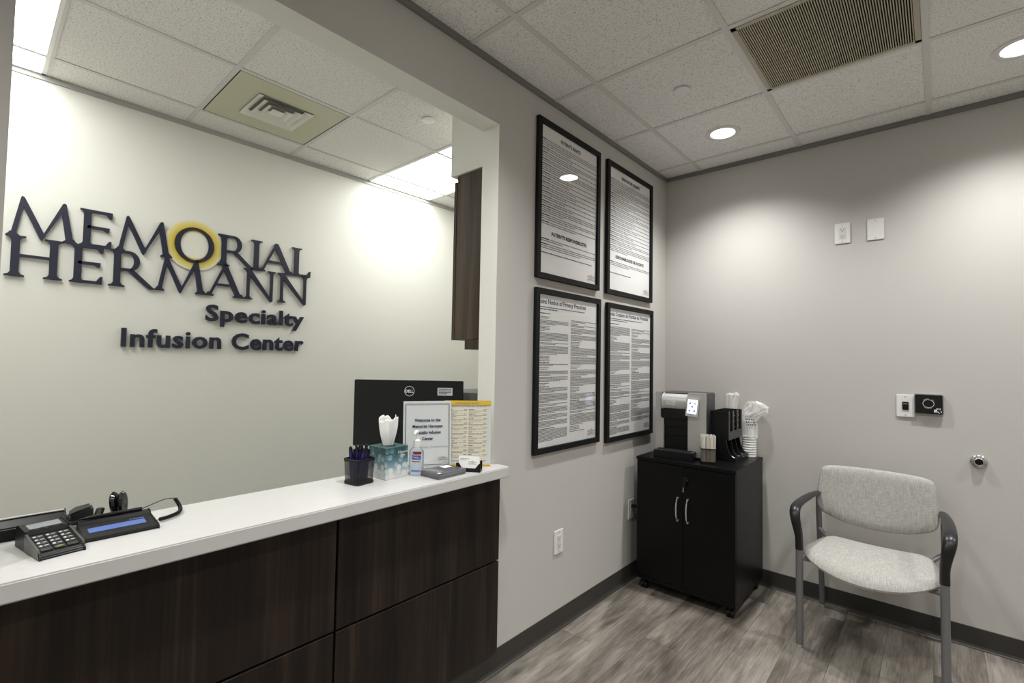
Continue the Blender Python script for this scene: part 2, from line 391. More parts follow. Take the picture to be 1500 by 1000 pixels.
# ceilings: slab, each tile, each tee, the angle along the walls
T = .6096
def ceiling(name, x0, x1, y0, y1, z, xs, ys, skip, angle_sides, trimm, fl_w):
    c = struct(boxes_obj(name, [(x0, x1, y0, y1, z + .05, z + .08)], mat('plenum', (.2, .2, .2), .9)))
    X = [x0] + [q for q in xs if x0 + .02 < q < x1 - .02] + [x1]; Y = [y0] + [q for q in ys if y0 + .02 < q < y1 - .02] + [y1]
    cache = {}
    for a, bb in zip(X[:-1], X[1:]):
        for e, f in zip(Y[:-1], Y[1:]):
            cx, cy = (a + bb) / 2, (e + f) / 2
            if any(s[0] < cx < s[1] and s[2] < cy < s[3] for s in skip): continue
            key = (round(bb - a, 3), round(f - e, 3))
            if key in cache:
                o = bpy.data.objects.new('ceiling_tile', cache[key]); COL.objects.link(o); o.parent = c
            else:
                hx, hy = (bb - a) / 2 - .004, (f - e) / 2 - .004
                o = MB().box(-hx, hx, -hy, hy, 0, .016).obj('ceiling_tile', tile_m, c, bevel=.0015, seg=1); cache[key] = o.data
            o.location = (cx, cy, z + .004)
    for q in X[1:-1]: MB().box(q - .012, q + .012, y0, y1, z, z + .0035).obj('ceiling_tee', teem, c)
    for q in Y[1:-1]:
        for a, bb in zip(X[:-1], X[1:]):
            if any(s[0] < (a + bb) / 2 < s[1] and s[2] + .05 < q < s[3] - .05 for s in skip): continue
            MB().box(a + .012, bb - .012, q - .012, q + .012, z + .0003, z + .0035).obj('ceiling_tee', teem, c)
    g = .024
    if 'l' in angle_sides: MB().box(x0, x0 + fl_w, y0, y1, z - g, z + .003).obj('wall_angle', trimm, c)
    if 'r' in angle_sides: MB().box(x1 - fl_w, x1, y0, y1, z - g, z + .003).obj('wall_angle', trimm, c)
    if 'b' in angle_sides: MB().box(x0, x1, y1 - fl_w, y1, z - g, z + .003).obj('wall_angle', trimm, c)
    if 'f' in angle_sides: MB().box(x0, x1, y0, y0 + fl_w, z - g, z + .003).obj('wall_angle', trimm, c)
    return c
GX = [.2624 + T * k for k in range(8)]; GY = [-.1843 - T * k for k in range(10)][::-1]
GRILLE = (GX[1], GX[2], GY[-3], GY[-2])
ceiling('ceiling', 0, XR, YF, 0, H, GX, GY, [GRILLE], 'lrbf', mat('shaded_angle', (.20, .196, .19), .5), .014)  # waiting room angle: shade above the downlights' cutoff put into a darker grey
RX = [-1.6212 + T * k for k in range(4)]; RYs = [-2.5921 + T * k for k in range(-4, 5)]
TROF = [(D + .01, RX[2], RYs[2], RYs[3]), (D + .01, RX[2], RYs[6], RYs[7])]
VENT = (RX[0], RX[1], RYs[4], RYs[5])
ceiling('ceiling_reception', D, -WT, RY0, RY1, H2, RX, RYs, TROF + [VENT], 'lb', trimm, .009)

# ------------------------------------------------------------------ ceiling fixtures
def downlight(x, y, label):
    r = empty('downlight', (x, y, H)); tag(r, label, 'ceiling light', 'recessed downlights in the waiting room')
    MB().lathe([(.066, .004), (.067, -.002), (.074, -.005), (.094, -.003), (.097, .0035)], 36, cap=False).obj('trim_ring', mat('grey_ring', (.70, .69, .67), .4), r, smooth=True)
    MB().lathe([(.002, .001), (.067, .001), (.067, .003), (.002, .003)], 36, cap=True).obj('lens', lensm, r)
    ld = bpy.data.lights.new('downlight_lamp', 'SPOT'); ld.energy = DOWNLIGHT_W; ld.spot_size = R(132); ld.spot_blend = 1.0; ld.shadow_soft_size = .05; ld.color = (1, .993, .985)
    lo = bpy.data.objects.new('downlight_lamp', ld); COL.objects.link(lo); lo.parent = r; lo.location = (0, 0, -.012)
    return r
downlight(.565, -.49, 'round recessed downlight in ceiling above the black cabinet')
downlight(1.787, -.49, 'round recessed downlight in ceiling beyond the tan grille')
for q in ((.565, -2.318), (1.787, -2.318), (3.0, -.49), (3.0, -2.318), (.565, -4.15), (1.787, -4.15)):
    downlight(*q, 'round recessed downlight in ceiling away from the framed notices')
def troffer(x0, x1, y0, y1, label):
    r = empty('ceiling_light_panel', ((x0 + x1) / 2, (y0 + y1) / 2, H2)); tag(r, label, 'ceiling light', 'white light panels in the reception ceiling')
    hx, hy = (x1 - x0) / 2, (y1 - y0) / 2
    b = MB(); b.box(-hx, hx, -hy, -hy + .016, -.001, .006).box(-hx, hx, hy - .016, hy, -.001, .006).box(-hx, -hx + .016, -hy, hy, -.001, .006).box(hx - .016, hx, -hy, hy, -.001, .006)
    b.obj('frame', white, r)
    for s in (-1, 1):
        b = MB(); n = 8
        for k in range(n):
            t0, t1 = k / n, (k + 1) / n
            f = lambda t: (s * (hy * .18 + (hy * .82 - .016) * t), .036 - .030 * t * t)
            (ya, za), (yb, zb) = f(t0), f(t1)
            b.quad((-hx + .016, ya, za), (hx - .016, ya, za), (hx - .016, yb, zb), (-hx + .016, yb, zb))
        b.obj('reflector_wing', trofm, r, smooth=True)
    b = MB(); n = 10
    for k in range(n):
        a0, a1 = math.pi * k / n, math.pi * (k + 1) / n
        p = lambda a: (-math.cos(a) * hy * .18, .034 - math.sin(a) * .022)
        (ya, za), (yb, zb) = p(a0), p(a1)
        b.quad((-hx + .016, ya, za), (hx - .016, ya, za), (hx - .016, yb, zb), (-hx + .016, yb, zb))
    b.obj('lens', trofm, r, smooth=True)
    return r
troffer(*TROF[0], 'bright white ceiling light panel next to the left opening jamb')
troffer(*TROF[1], 'bright white ceiling light panel beside the wall cabinet soffit')
# supply diffuser
r = empty('air_diffuser', ((VENT[0] + VENT[1]) / 2, (VENT[2] + VENT[3]) / 2, H2)); tag(r, 'cream square air diffuser panel with louvred centre in reception ceiling', 'air vent')
cream = mat('cream_metal', (.58, .57, .42), .5); hs = .286; ho = .148
b = MB()
for q in ((-hs, hs, ho, hs), (-hs, hs, -hs, -ho), (-hs, -ho, -ho, ho), (ho, hs, -ho, ho)): b.box(*q, .001, .004)
b.obj('panel', cream, r)
MB().box(-ho, ho, -ho, ho, .022, .025).obj('duct', mat('duct_grey', (.30, .30, .27), .8), r)
for k, (so, si) in enumerate(((.150, .112), (.108, .074), (.070, .038))):
    b = MB()
    o4 = [(-so, -so), (so, -so), (so, so), (-so, so)]; i4 = [(-si, -si), (si, -si), (si, si), (-si, si)]
    for e in range(4):
        a, c = o4[e], o4[(e + 1) % 4]; d, f = i4[(e + 1) % 4], i4[e]
        b.quad((*a, -.005), (*c, -.005), (*d, .014), (*f, .014))
    b.obj('louvre', mat('vent_white', (.82, .81, .74), .5), r)
b = MB(); b.quad((-.034, -.034, -.002), (.034, -.034, -.002), (.034, .034, -.002), (-.034, .034, -.002)); b.add([(-.034, -.034, -.002), (.034, -.034, -.002), (.034, .034, -.002), (-.034, .034, -.002), (0, 0, .018)], [(0, 1, 4), (1, 2, 4), (2, 3, 4), (3, 0, 4)])
b.obj('core', MATS['vent_white'], r)
# return grille
gx0, gx1, gy0, gy1 = GRILLE
r = empty('return_grille', ((gx0 + gx1) / 2, (gy0 + gy1) / 2, H)); tag(r, 'tan slatted return air grille between the two downlights in the ceiling', 'air vent')
hx, hy = (gx1 - gx0) / 2 - .013, (gy1 - gy0) / 2 - .013
tan = mat('tan_metal', (.44, .40, .30), .5)
b = MB(); b.box(-hx, hx, -hy, -hy + .02, -.002, .006).box(-hx, hx, hy - .02, hy, -.002, .006).box(-hx, -hx + .02, -hy, hy, -.002, .006).box(hx - .02, hx, -hy, hy, -.002, .006)
b.obj('frame', tan, r)
b = MB(); n = 66
for k in range(n):
    x = -hx + .02 + (2 * hx - .04) * (k + .5) / n; b.box(x - .0019, x + .0019, -hy + .02, hy - .02, -.001, .016)
b.obj('slat', tan, r)['kind'] = 'stuff'
MB().box(-hx, hx, -hy, hy, .034, .036).obj('backing', mat('grille_dark', (.05, .046, .036), .9), r)
# sprinkler cover plates
for (x, y, z, lb) in ((.562, -1.088, H, 'small white round sprinkler cover in ceiling near the tan grille'), (-.70, -1.68, H2, 'small white round sprinkler cover in ceiling by the reception soffit')):
    tag(MB().lathe([(.004, .004), (.034, .004), (.039, 0), (.038, -.006), (.03, -.008), (.004, -.0085)], 28).obj('sprinkler_cover', white, loc=(x, y, z), smooth=True), lb, 'sprinkler', 'sprinkler covers')

# ------------------------------------------------------------------ reception counter
ct = MB(); ct.prism([(-.262, -3.62), (-.262, YJ - .0015), (.0015, YJ - .0015), (.0015, -1.796), (.072, -1.796)] + [(.072 + .014 * math.sin(R(a)), -1.81 + .014 * math.cos(R(a))) for a in (0, 30, 60, 90)] + [(.086, -3.42), (.0015, -3.42), (.0015, YL + .0015), (-WT - .0015, YL + .0015), (-WT - .0015, -3.62)], .886, ZC)
tag(ct.obj('countertop', quartz, bevel=.005, seg=2), 'white quartz countertop running through the reception opening', 'countertop')
rc = empty('reception_counter', (0, -2.6, 0)); tag(rc, 'dark walnut panelled front of the reception counter under white top', 'counter')
MB().box(.0012, .004, -.82, .80, .11, .882).obj('backing', darkslot, rc)
for (ya, yb) in ((-3.42, -2.577), (-2.569, -1.792)):
    for (za, zb) in ((.107, .500), (.508, .884)):
        hw, hh = (yb - ya) / 2, (zb - za) / 2
        MB().box(-.009, .009, -hw, hw, -hh, hh).obj('front_panel', darkwalnut, rc, loc=(.0135, (ya + yb) / 2 + 2.6, (za + zb) / 2), bevel=.0008, seg=1)
# desk behind the counter
dk = empty('desk', (-.5, -2.5, 0)); tag(dk, 'low grey work desk behind the white reception counter', 'desk')
MB().box(-.36, .388, -1.0, 1.0, .70, .73).obj('desk_top', mat('grey_laminate', (.60, .59, .56), .4), dk, bevel=.003)
for sx in (-.32, .34):
    for sy in (-.95, .95): MB().box(sx - .02, sx + .02, sy - .02, sy + .02, 0, .70).obj('leg', steel, dk)

# wall cabinet in the reception
wc = empty('wall_cabinet', (-.27, -.9, 1.45)); tag(wc, 'walnut wall cabinet hung under the soffit behind the opening', 'cabinet')
MB().box(-.148, .160, -.795, .89, .052, .930).obj('body', midwalnut, wc, bevel=.001, seg=1)
for k in range(3):
    y0 = -.797 + k * .562; MB().box(-.170, -.150, y0, y0 + .559, .050, .900).obj('door', midwalnut, wc, bevel=.001, seg=1)
MB().box(-.068, .160, -.793, .885, 0, .050).obj('light_rail', midwalnut, wc)

# ------------------------------------------------------------------ wall sign
def serif(cx, t, y, d, o=.10):
    h = t / 2
    return [(cx - h - o, y), (cx + h + o, y), (cx + h + o, y + d * .035), (cx + h + .035, y + d * .058), (cx + h, y + d * .12), (cx - h, y + d * .12), (cx - h - .035, y + d * .058), (cx - h - o, y + d * .035)]
def stem(cx, t, top=True, bot=True, o=.10):
    P = [[(cx - t / 2, 0), (cx + t / 2, 0), (cx + t / 2, 1), (cx - t / 2, 1)]]
    if bot: P.append(serif(cx, t, 0, 1, o))
    if top: P.append(serif(cx, t, 1, -1, o))
    return P
def bar(x0, x1, y, th, flare=0): 
    P = [[(x0, y - th / 2), (x1, y - th / 2), (x1, y + th / 2), (x0, y + th / 2)]]
    if flare: P.append([(x1 - .03, y - th / 2 - (flare if flare > 0 else 0)), (x1 + .02, y - th / 2 - (flare if flare > 0 else 0)), (x1 + .03, y + th / 2 + (abs(flare) if flare < 0 else 0)), (x1 - .02, y + th / 2 + (abs(flare) if flare < 0 else 0)), (x1 - .1, y + th / 2), (x1 - .1, y - th / 2)])
    return P
def diag(x0, x1, t, y0=0., y1=1.): return [[(x0 - t / 2, y0), (x0 + t / 2, y0), (x1 + t / 2, y1), (x1 - t / 2, y1)]]
def ring(cx, cy, rx, ry, tx, ty, a0=0, a1=360, n=36):
    P = []
    for k in range(n):
        a, c = R(a0 + (a1 - a0) * k / n), R(a0 + (a1 - a0) * (k + 1) / n)
        P.append([(cx + rx * math.cos(a), cy + ry * math.sin(a)), (cx + rx * math.cos(c), cy + ry * math.sin(c)), (cx + (rx - tx) * math.cos(c), cy + (ry - ty) * math.sin(c)), (cx + (rx - tx) * math.cos(a), cy + (ry - ty) * math.sin(a))])
    return P
S = .15; TH = .075
def L_M(w):
    a, z, h = .21 * w, .79 * w, .5 * w
    P = [[(.10 * w - .05, 0), (.10 * w + .05, 0), (a + .035, .88), (a + .005, 1.03), (a - .03, 1.0)],
         [(a - .01, 1.03), (a + .035, 1.0), (h + .06, .09), (h, -.03), (h - .045, .02), (a + .005, .80)],
         [(z + .01, 1.03), (z - .03, 1.0), (h - .025, .03), (h, -.03), (h + .055, .10), (z + .01, .84)],
         [(.90 * w - .075, 0), (.90 * w + .075, 0), (z + .045, 1.0), (z + .015, 1.03), (z - .055, .86)]]
    return P + [serif(.10 * w, .10, 0, 1, .07), serif(.90 * w, .15, 0, 1, .07)]
def L_E(w): return stem(.17, S, True, True, .08) + bar(.17, w - .03, 1 - TH / 2, TH, .1) + bar(.17, w - .08, .53, TH, .05) + bar(.17, w - .03, TH / 2, TH, -.13)
def L_O(w): return ring(w / 2, .5, w / 2, .54, .15, .075)
def L_R(w):
    bw = w * .62
    return stem(.17, S) + bar(.17, bw - .20, 1 - TH / 2, TH) + bar(.17, bw - .20, .48, TH) + ring(bw - .22, .72, .24, .28, .13, TH, -90, 90, 16) + [[(bw - .30, .50), (bw - .12, .50), (w - .05, .05), (w + .02, 0.0), (w - .12, -.01), (w - .22, .06)]]
def L_I(w): return stem(w / 2, S)
def L_A(w): return diag(.10, w / 2 - .01, .075, 0, .98) + [[(w - .20, 0), (w - .03, 0), (w / 2 + .05, 1), (w / 2 - .04, 1.02), (w / 2 - .09, .93)]] + [[(.22 * w, .33), (.75 * w, .33), (.73 * w, .40), (.25 * w, .40)]] + [serif(.10, .075, 0, 1, .08), serif(w - .115, .17, 0, 1, .08)]
def L_L(w): return stem(.17, S) + bar(.17, w - .03, TH / 2, TH, -.14)
def L_H(w): return stem(.19, S) + stem(w - .19, S) + bar(.19, w - .19, .52, .068)
def L_N(w): return stem(.15, .085, False, True, .09) + stem(w - .15, .085, True, False, .09) + [[(.0, 1), (.20, 1), (w - .107, .0), (w - .17, -.04)]] + [[(0, .96), (.2, .96), (.2, 1), (0, 1)]]
ws = empty('wall_sign', (D, -2.56, 1.76)); tag(ws, 'navy raised lettering sign with gold halo on the reception wall', 'sign')
def letter(polys, y0, z0, hgt, wscale=1.0):
    b = MB()
    for i, P in enumerate(polys): b.prism([(x * hgt * wscale, y * hgt) for x, y in P], .006 - .0001 * (i % 5), .018 + .00022 * (i % 5))
    b.xf(WALL_A); b.obj('letter', navysign, ws, loc=(.0, y0 + 2.56, z0 - 1.76))
def row(items, z0, hgt):
    for fn, a, c in items:
        wd = (c - a) / hgt; letter(fn(wd), a, z0, hgt)
row([(L_M, -3.312, -3.055), (L_E, -3.050, -2.915), (L_M, -2.905, -2.640), (L_O, -2.630, -2.424), (L_R, -2.402, -2.190), (L_I, -2.215, -2.138), (L_A, -2.160, -1.940), (L_L, -1.945, -1.812)], 1.958, .196)
row([(L_H, -3.312, -3.100), (L_E, -3.080, -2.945), (L_R, -2.920, -2.713), (L_M, -2.720, -2.460), (L_A, -2.460, -2.252), (L_N, -2.250, -2.045), (L_N, -2.037, -1.818)], 1.763, .200)
def word(body, y0, y1, z, size):
    # each character a letter of its own, laid out at the width of the whole word
    vs, _ = text_mb(body, size, offset=.0032 * size / .13, spacing=1.06); x0 = min(v[0] for v in vs); x1 = max(v[0] for v in vs); k = (y1 - y0) / (x1 - x0)
    for i, ch in enumerate(body):
        if ch == ' ': continue
        va, _ = text_mb(body[:i + 1], size, offset=.0032 * size / .13, spacing=1.06); xr = max(v[0] for v in va)
        vc, fc = text_mb(ch, size, extrude=.007, offset=.0032 * size / .13)
        cr = max(v[0] for v in vc)
        b = MB().add([((v[0] - cr + xr - x0) * k, v[1], v[2] + .013) for v in vc], fc).xf(WALL_A)
        b.obj('letter', navysign, ws, loc=(0, y0 + 2.56, z - 1.76))
word('Specialty', -2.455, -1.848, 1.609, .138)
word('Infusion Center', -2.855, -1.846, 1.438, .142)
MB().lathe([(.0, 0), (.152, 0), (.152, .004), (.0, .004)], 64, cap=False).xf(WALL_A).obj('halo', halo_mat(), ws, loc=(.006, -2.526 + 2.56, 2.056 - 1.76))['label'] = 'gold halo disc behind the letter O'

# ------------------------------------------------------------------ framed notices
def logo(mb, mg, x, y, s, z):
    put_text(mb, 'MEMORIAL', x, y + s * .55, z, s * .62, align='RIGHT', width=s * 2.6); put_text(mb, 'HERMANN', x, y, z, s * .62, align='RIGHT', width=s * 2.6)
    mg.add(*(lambda q: ([(x - s * 1.27 + r_ * math.cos(a), y + s * .78 + r_ * math.sin(a), z) for a in [2 * math.pi * k / 16 for k in range(16)] for r_ in (s * .30, s * .42)], [(2 * k, 2 * k + 1, (2 * k + 3) % 32, (2 * k + 2) % 32) for k in range(16)]))(0))
def notice(y0, y1, z0, z1, label, kind, head, sub=None):
    W, Hh = y1 - y0, z1 - z0; bw = .029; dp = .021
    r = empty('framed_notice', (0.001, (y0 + y1) / 2, z0)); tag(r, label, 'framed notice', 'four framed notices on the wall')
    w2 = W / 2
    def side(pts): return MB().prism(pts, 0, dp).xf(WALL_A).obj('frame_rail', blackm, r, bevel=.0012, seg=1)
    side([(-w2, 0), (w2, 0), (w2 - bw, bw), (-w2 + bw, bw)]); side([(-w2, Hh), (-w2 + bw, Hh - bw), (w2 - bw, Hh - bw), (w2, Hh)])
    side([(-w2, 0), (-w2 + bw, bw), (-w2 + bw, Hh - bw), (-w2, Hh)]); side([(w2, 0), (w2, Hh), (w2 - bw, Hh - bw), (w2 - bw, bw)])
    MB().box(-w2 + .01, w2 - .01, .01, Hh - .01, .002, .008).xf(WALL_A).obj('sheet', paper, r)
    MB().box(-w2 + bw - .004, w2 - bw + .004, bw - .004, Hh - bw + .004, .0115, .0128).xf(WALL_A).obj('glass', glasspane, r)
    z = .0086; xl, xr = -w2 + bw + .006, w2 - bw - .006; top = Hh - bw
    d = MB(); g = MB(); nv = MB(); gd = MB()
    if kind == 'rights':
        put_text(d, head, 0, top - .048, z, .026, align='CENTER', width=W * (.32 if len(head) < 20 else .40), offset=.0012)
        y = top - .072; ysub = top - .56
        while y > ysub + .06:
            n = random.choice((2, 2, 3, 4)); lead = random.uniform(.04, .09)
            d.quad((xl, y, z + .0002), (xl + lead, y, z + .0002), (xl + lead, y + .0052, z + .0002), (xl, y + .0052, z + .0002))
            y = text_lines(g, xl, xr, y, n, .0105, .0046, z, .6) - .0035
        put_text(d, sub, 0, ysub, z, .026, align='CENTER', width=W * (.56 if len(sub) < 28 else .62), offset=.0012)
        y = ysub - .028
        while y > bw + .14:
            n = random.choice((2, 3)); lead = random.uniform(.04, .09)
            d.quad((xl, y, z + .0002), (xl + lead, y, z + .0002), (xl + lead, y + .0052, z + .0002), (xl, y + .0052, z + .0002))
            y = text_lines(g, xl, xr, y, n, .0105, .0046, z, .6) - .005
        text_lines(d, xl + .01, xr - .09, bw + .105, 1, .01, .005, z, 1)
    else:
        put_text(nv, head, xl, top - .046, z, .034, width=W * (.70 if len(head) < 34 else .84), offset=.0008)
        text_lines(nv, xl, xr - .12, top - .066, 2, .011, .0045, z, .6); text_lines(nv, xl, xl + .10, top - .098, 1, .01, .005, z, 1)
        mid = 0.0
        for (a, c, y) in ((xl, mid - .012, top - .115), (mid + .012, xr, top - .118)):
            stop = bw + (.02 if a < 0 else .075)
            while y > stop:
                if random.random() < .22: y = text_lines(g, a, a + (c - a) * .35, y, random.randint(2, 4), .0075, .0036, z, .9) - .003
                n = min(random.choice((2, 4, 5, 7, 9)), max(1, int((y - stop) / .0066) + 1))
                if random.random() < .35: text_lines(d, a, a + (c - a) * random.uniform(.25, .5), y, 1, .01, .0042, z, 1.2); y -= .0075
                y = text_lines(g, a, c, y, n, .0066, .0034, z, .6, gap=.002) - .0045
    lg = MB(); logo(lg, gd, xr - .004, bw + .018, .030, z)
    lg.obj('logo_print', mat('ink_logo', (.25, .25, .25), .7), r).data.transform(WALL_A)
    gd.obj('logo_ring_print', gold, r).data.transform(WALL_A)
    g.obj('text_print', ink, r).data.transform(WALL_A)
    if d.v: d.obj('bold_print', inkd, r).data.transform(WALL_A)
    if nv.v: nv.obj('heading_print', navy, r).data.transform(WALL_A)
    return r
notice(-1.548, -.958, 1.815, 2.637, "black framed notice headed PATIENT'S RIGHTS above the English privacy notice", 'rights', "PATIENT'S RIGHTS", "PATIENT'S RESPONSIBILITIES")
notice(-.872, -.262, 1.812, 2.634, 'black framed notice headed DERECHOS DEL PACIENTE nearest the room corner, upper row', 'rights', 'DERECHOS DEL PACIENTE', 'RESPONSABILIDADES DEL PACIENTE')
notice(-1.548, -.940, .932, 1.765, 'black framed notice with navy heading Joint Notice of Privacy Practices', 'privacy', 'Joint Notice of Privacy Practices')
notice(-.860, -.243, .912, 1.758, 'black framed notice with Spanish navy heading Aviso Conjunto, above the black cabinet', 'privacy', 'Aviso Conjunto de Pr\u00e1cticas de Privacidad')

# ------------------------------------------------------------------ wall plates
def plate(name, M, loc, label, cat, w=.078, h=.122, group='white wall plates'):
    r = empty(name, loc); tag(r, label, cat, group)
    MB().prism([(-w / 2, -h / 2), (w / 2, -h / 2), (w / 2, h / 2), (-w / 2, h / 2)], .0005, .007).xf(M).obj('cover_plate', white, r, bevel=.0025, seg=2)
    for s in (-1, 1):
        MB().lathe([(.0005, .0068), (.0032, .0068), (.0032, .0078), (.0005, .0078)], 12, (0, s * h * .40, 0)).xf(M).obj('screw', mat('screw_grey', (.45, .45, .44), .3, metal=.6), r)
    return r
def receptacle(r, M):
    MB().prism(rrect(-.0165, .0165, -.034, .034, .003), .0068, .0088).xf(M).obj('receptacle', mat('receptacle_white', (.70, .69, .66), .35), r)
    for s in (-1, 1):
        b = MB()
        for q in ((-.0075, -.0055, -.0045, .0045), (.0055, .0075, -.004, .004)): b.box(q[0], q[1], s * .019 + q[2] + .002, s * .019 + q[3] + .002, .0087, .0092)
        b.lathe([(.0003, .0087), (.0028, .0087), (.0028, .0092), (.0003, .0092)], 10, (0, s * .019 - .008, 0))
        b.xf(M).obj('slot', darkslot, r)
o1 = plate('power_outlet', WALL_A, (0, -1.312, .453), 'white power outlet low on the wall below the framed notices', 'outlet'); receptacle(o1, WALL_A)
o2 = plate('power_outlet', WALL_A, (0, -.517, .450), 'white power outlet with black plug beside the black cabinet', 'outlet'); receptacle(o2, WALL_A)
o3 = plate('power_outlet', WALL_B, (1.090, 0, 2.181), 'white power outlet high on the wall beside the blank plate', 'outlet'); receptacle(o3, WALL_B)
plate('blank_wall_plate', WALL_B, (1.246, 0, 2.180), 'plain white blank plate high on the wall beside the outlet', 'wall plate')
sw = plate('light_switch', WALL_B, (1.368, 0, 1.188), 'white switch plate with black rocker beside the black control panel', 'light switch')
MB().prism(rrect(-.0135, .0135, -.022, .022, .002), .0068, .011).xf(WALL_B).obj('rocker', blackp, sw, bevel=.001, seg=1)
b = MB(); b.box(-.009, .009, .009, .013, .0111, .0114); b.xf(WALL_B).obj('rocker_mark', mat('mark_grey', (.25, .25, .25), .5), sw)
# plug and cord at the outlet beside the cabinet
pg = empty('power_plug', (.0095, -.517, .472)); tag(pg, 'black plug and cord in the outlet beside the cabinet', 'plug')
MB().prism(rrect(-.011, .011, -.009, .009, .004), 0, .028).xf(WALL_A).obj('plug_body', blackp, pg, bevel=.002)
MB().tube(bez([(.026, 0, 0), (.042, .03, -.03), (.034, .12, -.12), (.03, .30, -.16), (.03, .40, .10), (.03, .43, .34)], 6), .0035, 8).obj('cord', blackp, pg, smooth=True)
# black control panel
cp = empty('control_panel', (1.464, 0, 1.2035)); tag(cp, 'black wall control panel with white oval ring beside the switch', 'control panel')
MB().prism(rrect(-.059, .059, -.0535, .0535, .008), .0005, .020).xf(WALL_B).obj('housing', mat('clear_grey_edge', (.30, .31, .32), .2, metal=.4), cp, bevel=.002)
MB().prism(rrect(-.055, .055, -.0495, .0495, .006), .020, .0215).xf(WALL_B).obj('face', mat('face_black', (.006, .006, .007), .2), cp)
b = MB()
def arc(b, rx, ry, t, a0, a1, n, z, cx=0, cy=0):
    for k in range(n):
        a, c = R(a0 + (a1 - a0) * k / n), R(a0 + (a1 - a0) * (k + 1) / n)
        b.quad((cx + rx * math.cos(a), cy + ry * math.sin(a), z), (cx + rx * math.cos(c), cy + ry * math.sin(c), z), (cx + (rx + t) * math.cos(c), cy + (ry + t) * math.sin(c), z), (cx + (rx + t) * math.cos(a), cy + (ry + t) * math.sin(a), z))
arc(b, .0215, .0195, .0018, 0, 360, 36, .0218, -.001, .004)
for a0, a1 in ((35, 62), (85, 145), (235, 300)): 
    a = a0
    while a < a1: arc(b, .0262, .0245, .0018, a, min(a + random.uniform(3, 8), a1), 2, .0218, -.001, .004); a += 10
b.box(.021, .033, -.040, -.026, .0216, .0218)
for k in range(4): b.add([(.028 + k * .005, -.026, .0218), (.0305 + k * .005, -.026, .0218), (.0335 + k * .005, -.018, .0218), (.031 + k * .005, -.018, .0218)], [(0, 1, 2, 3)])
b.add([(.033, -.036, .0218), (.036, -.034, .0218), (.044, -.044, .0218), (.041, -.046, .0218)], [(0, 1, 2, 3)]); b.add([(.046, -.03, .0218), (.049, -.03, .0218), (.052, -.041, .0218), (.049, -.041, .0218)], [(0, 1, 2, 3)])
b.xf(WALL_B).obj('symbol_print', mat('print_white', (.72, .72, .72), .5), cp)
# chrome door stop
dsx = empty('wall_door_stop', (1.651, 0, .930)); tag(dsx, 'round chrome wall bumper with black centre on the wall by the chair', 'door stop')
MB().lathe([(.004, .0005), (.0325, .0005), (.033, .004), (.031, .008), (.027, .010), (.022, .013), (.0195, .022), (.0185, .026), (.0165, .027), (.0145, .025), (.013, .014), (.004, .013)], 36).xf(WALL_B).obj('flange', mat('satin_chrome', (.62, .62, .62), .2, metal=1), dsx, smooth=True)
MB().lathe([(.0005, .0128), (.0128, .0128), (.0126, .020), (.010, .0215), (.0005, .022)], 24).xf(WALL_B).obj('bumper', blackp, dsx, smooth=True)

# ------------------------------------------------------------------ armchair
ch = empty('armchair', (1.243, -.598, 0), R(-0.8)); tag(ch, 'pale woven armchair with black arms and grey steel legs', 'chair')
def pad(outline, prof, mapf, name, mt, parent):
    """prof: (inset scale, height) rings from top centre over the edge to bottom centre"""
    n = len(outline); cx = sum(p[0] for p in outline) / n; cy = sum(p[1] for p in outline) / n
    vs = []; fs = []
    for s, h in prof:
        vs += [mapf(cx + (x - cx) * s, cy + (y - cy) * s, h) for x, y in outline]
    k = len(prof)
    for i in range(k - 1):
        for j in range(n): fs.append((i * n + j, i * n + (j + 1) % n, (i + 1) * n + (j + 1) % n, (i + 1) * n + j))
    vs.append(mapf(cx, cy, prof[0][1])); vs.append(mapf(cx, cy, prof[-1][1])); a = len(vs) - 2
    for j in range(n): fs.append((a, (j + 1) % n, j)); fs.append((a + 1, (k - 1) * n + j, (k - 1) * n + (j + 1) % n))
    return MB().add(vs, fs).obj(name, mt, parent, smooth=True)
def smooth_outline(pts, n=8):
    P = pts + pts[:1]; L = len(pts); out = []
    for i in range(L):
        a, bq, c, d = (Vector(pts[(i + k) % L]).to_3d() for k in (-1, 0, 1, 2))
        for k in range(n):
            t = k / n; q = .5 * ((2 * bq) + (c - a) * t + (2 * a - 5 * bq + 4 * c - d) * t * t + (3 * bq - a - 3 * c + d) * t ** 3); out.append((q.x, q.y))
    return out
seat_o = smooth_outline([(0, -.118), (.12, -.100), (.205, -.050), (.258, .025), (.272, .085), (.262, .18), (.238, .33), (.215, .405), (.175, .432), (0, .436), (-.175, .432), (-.215, .405), (-.238, .33), (-.262, .18), (-.272, .085), (-.258, .025), (-.205, -.050), (-.12, -.100)], 5)
def seat_map(x, y, h):
    return (x, y, .432 + h + .016 * (x / .27) ** 2 - .05 * max(0, (-y + .02) / .14) ** 2 * .5 - .012 * max(0, (y - .1) / .33))
pad(seat_o, [(.25, .046), (.5, .045), (.75, .041), (.9, .034), (.97, .024), (1, .010), (.99, 0), (.95, -.008), (.6, -.010), (.2, -.010)], seat_map, 'seat', linen, ch)
back_o = smooth_outline([(0, .838), (.13, .836), (.205, .831), (.236, .820), (.248, .795), (.258, .72), (.262, .645), (.255, .605), (.225, .574), (.13, .540), (0, .527), (-.13, .540), (-.225, .574), (-.255, .605), (-.262, .645), (-.258, .72), (-.248, .795), (-.236, .820), (-.205, .831), (-.13, .836)], 5)
def back_map(x, z, h):
    return (x - .010, .440 + .028 * (1 - (x / .26) ** 2) + (z - .68) * .20 - h, z)
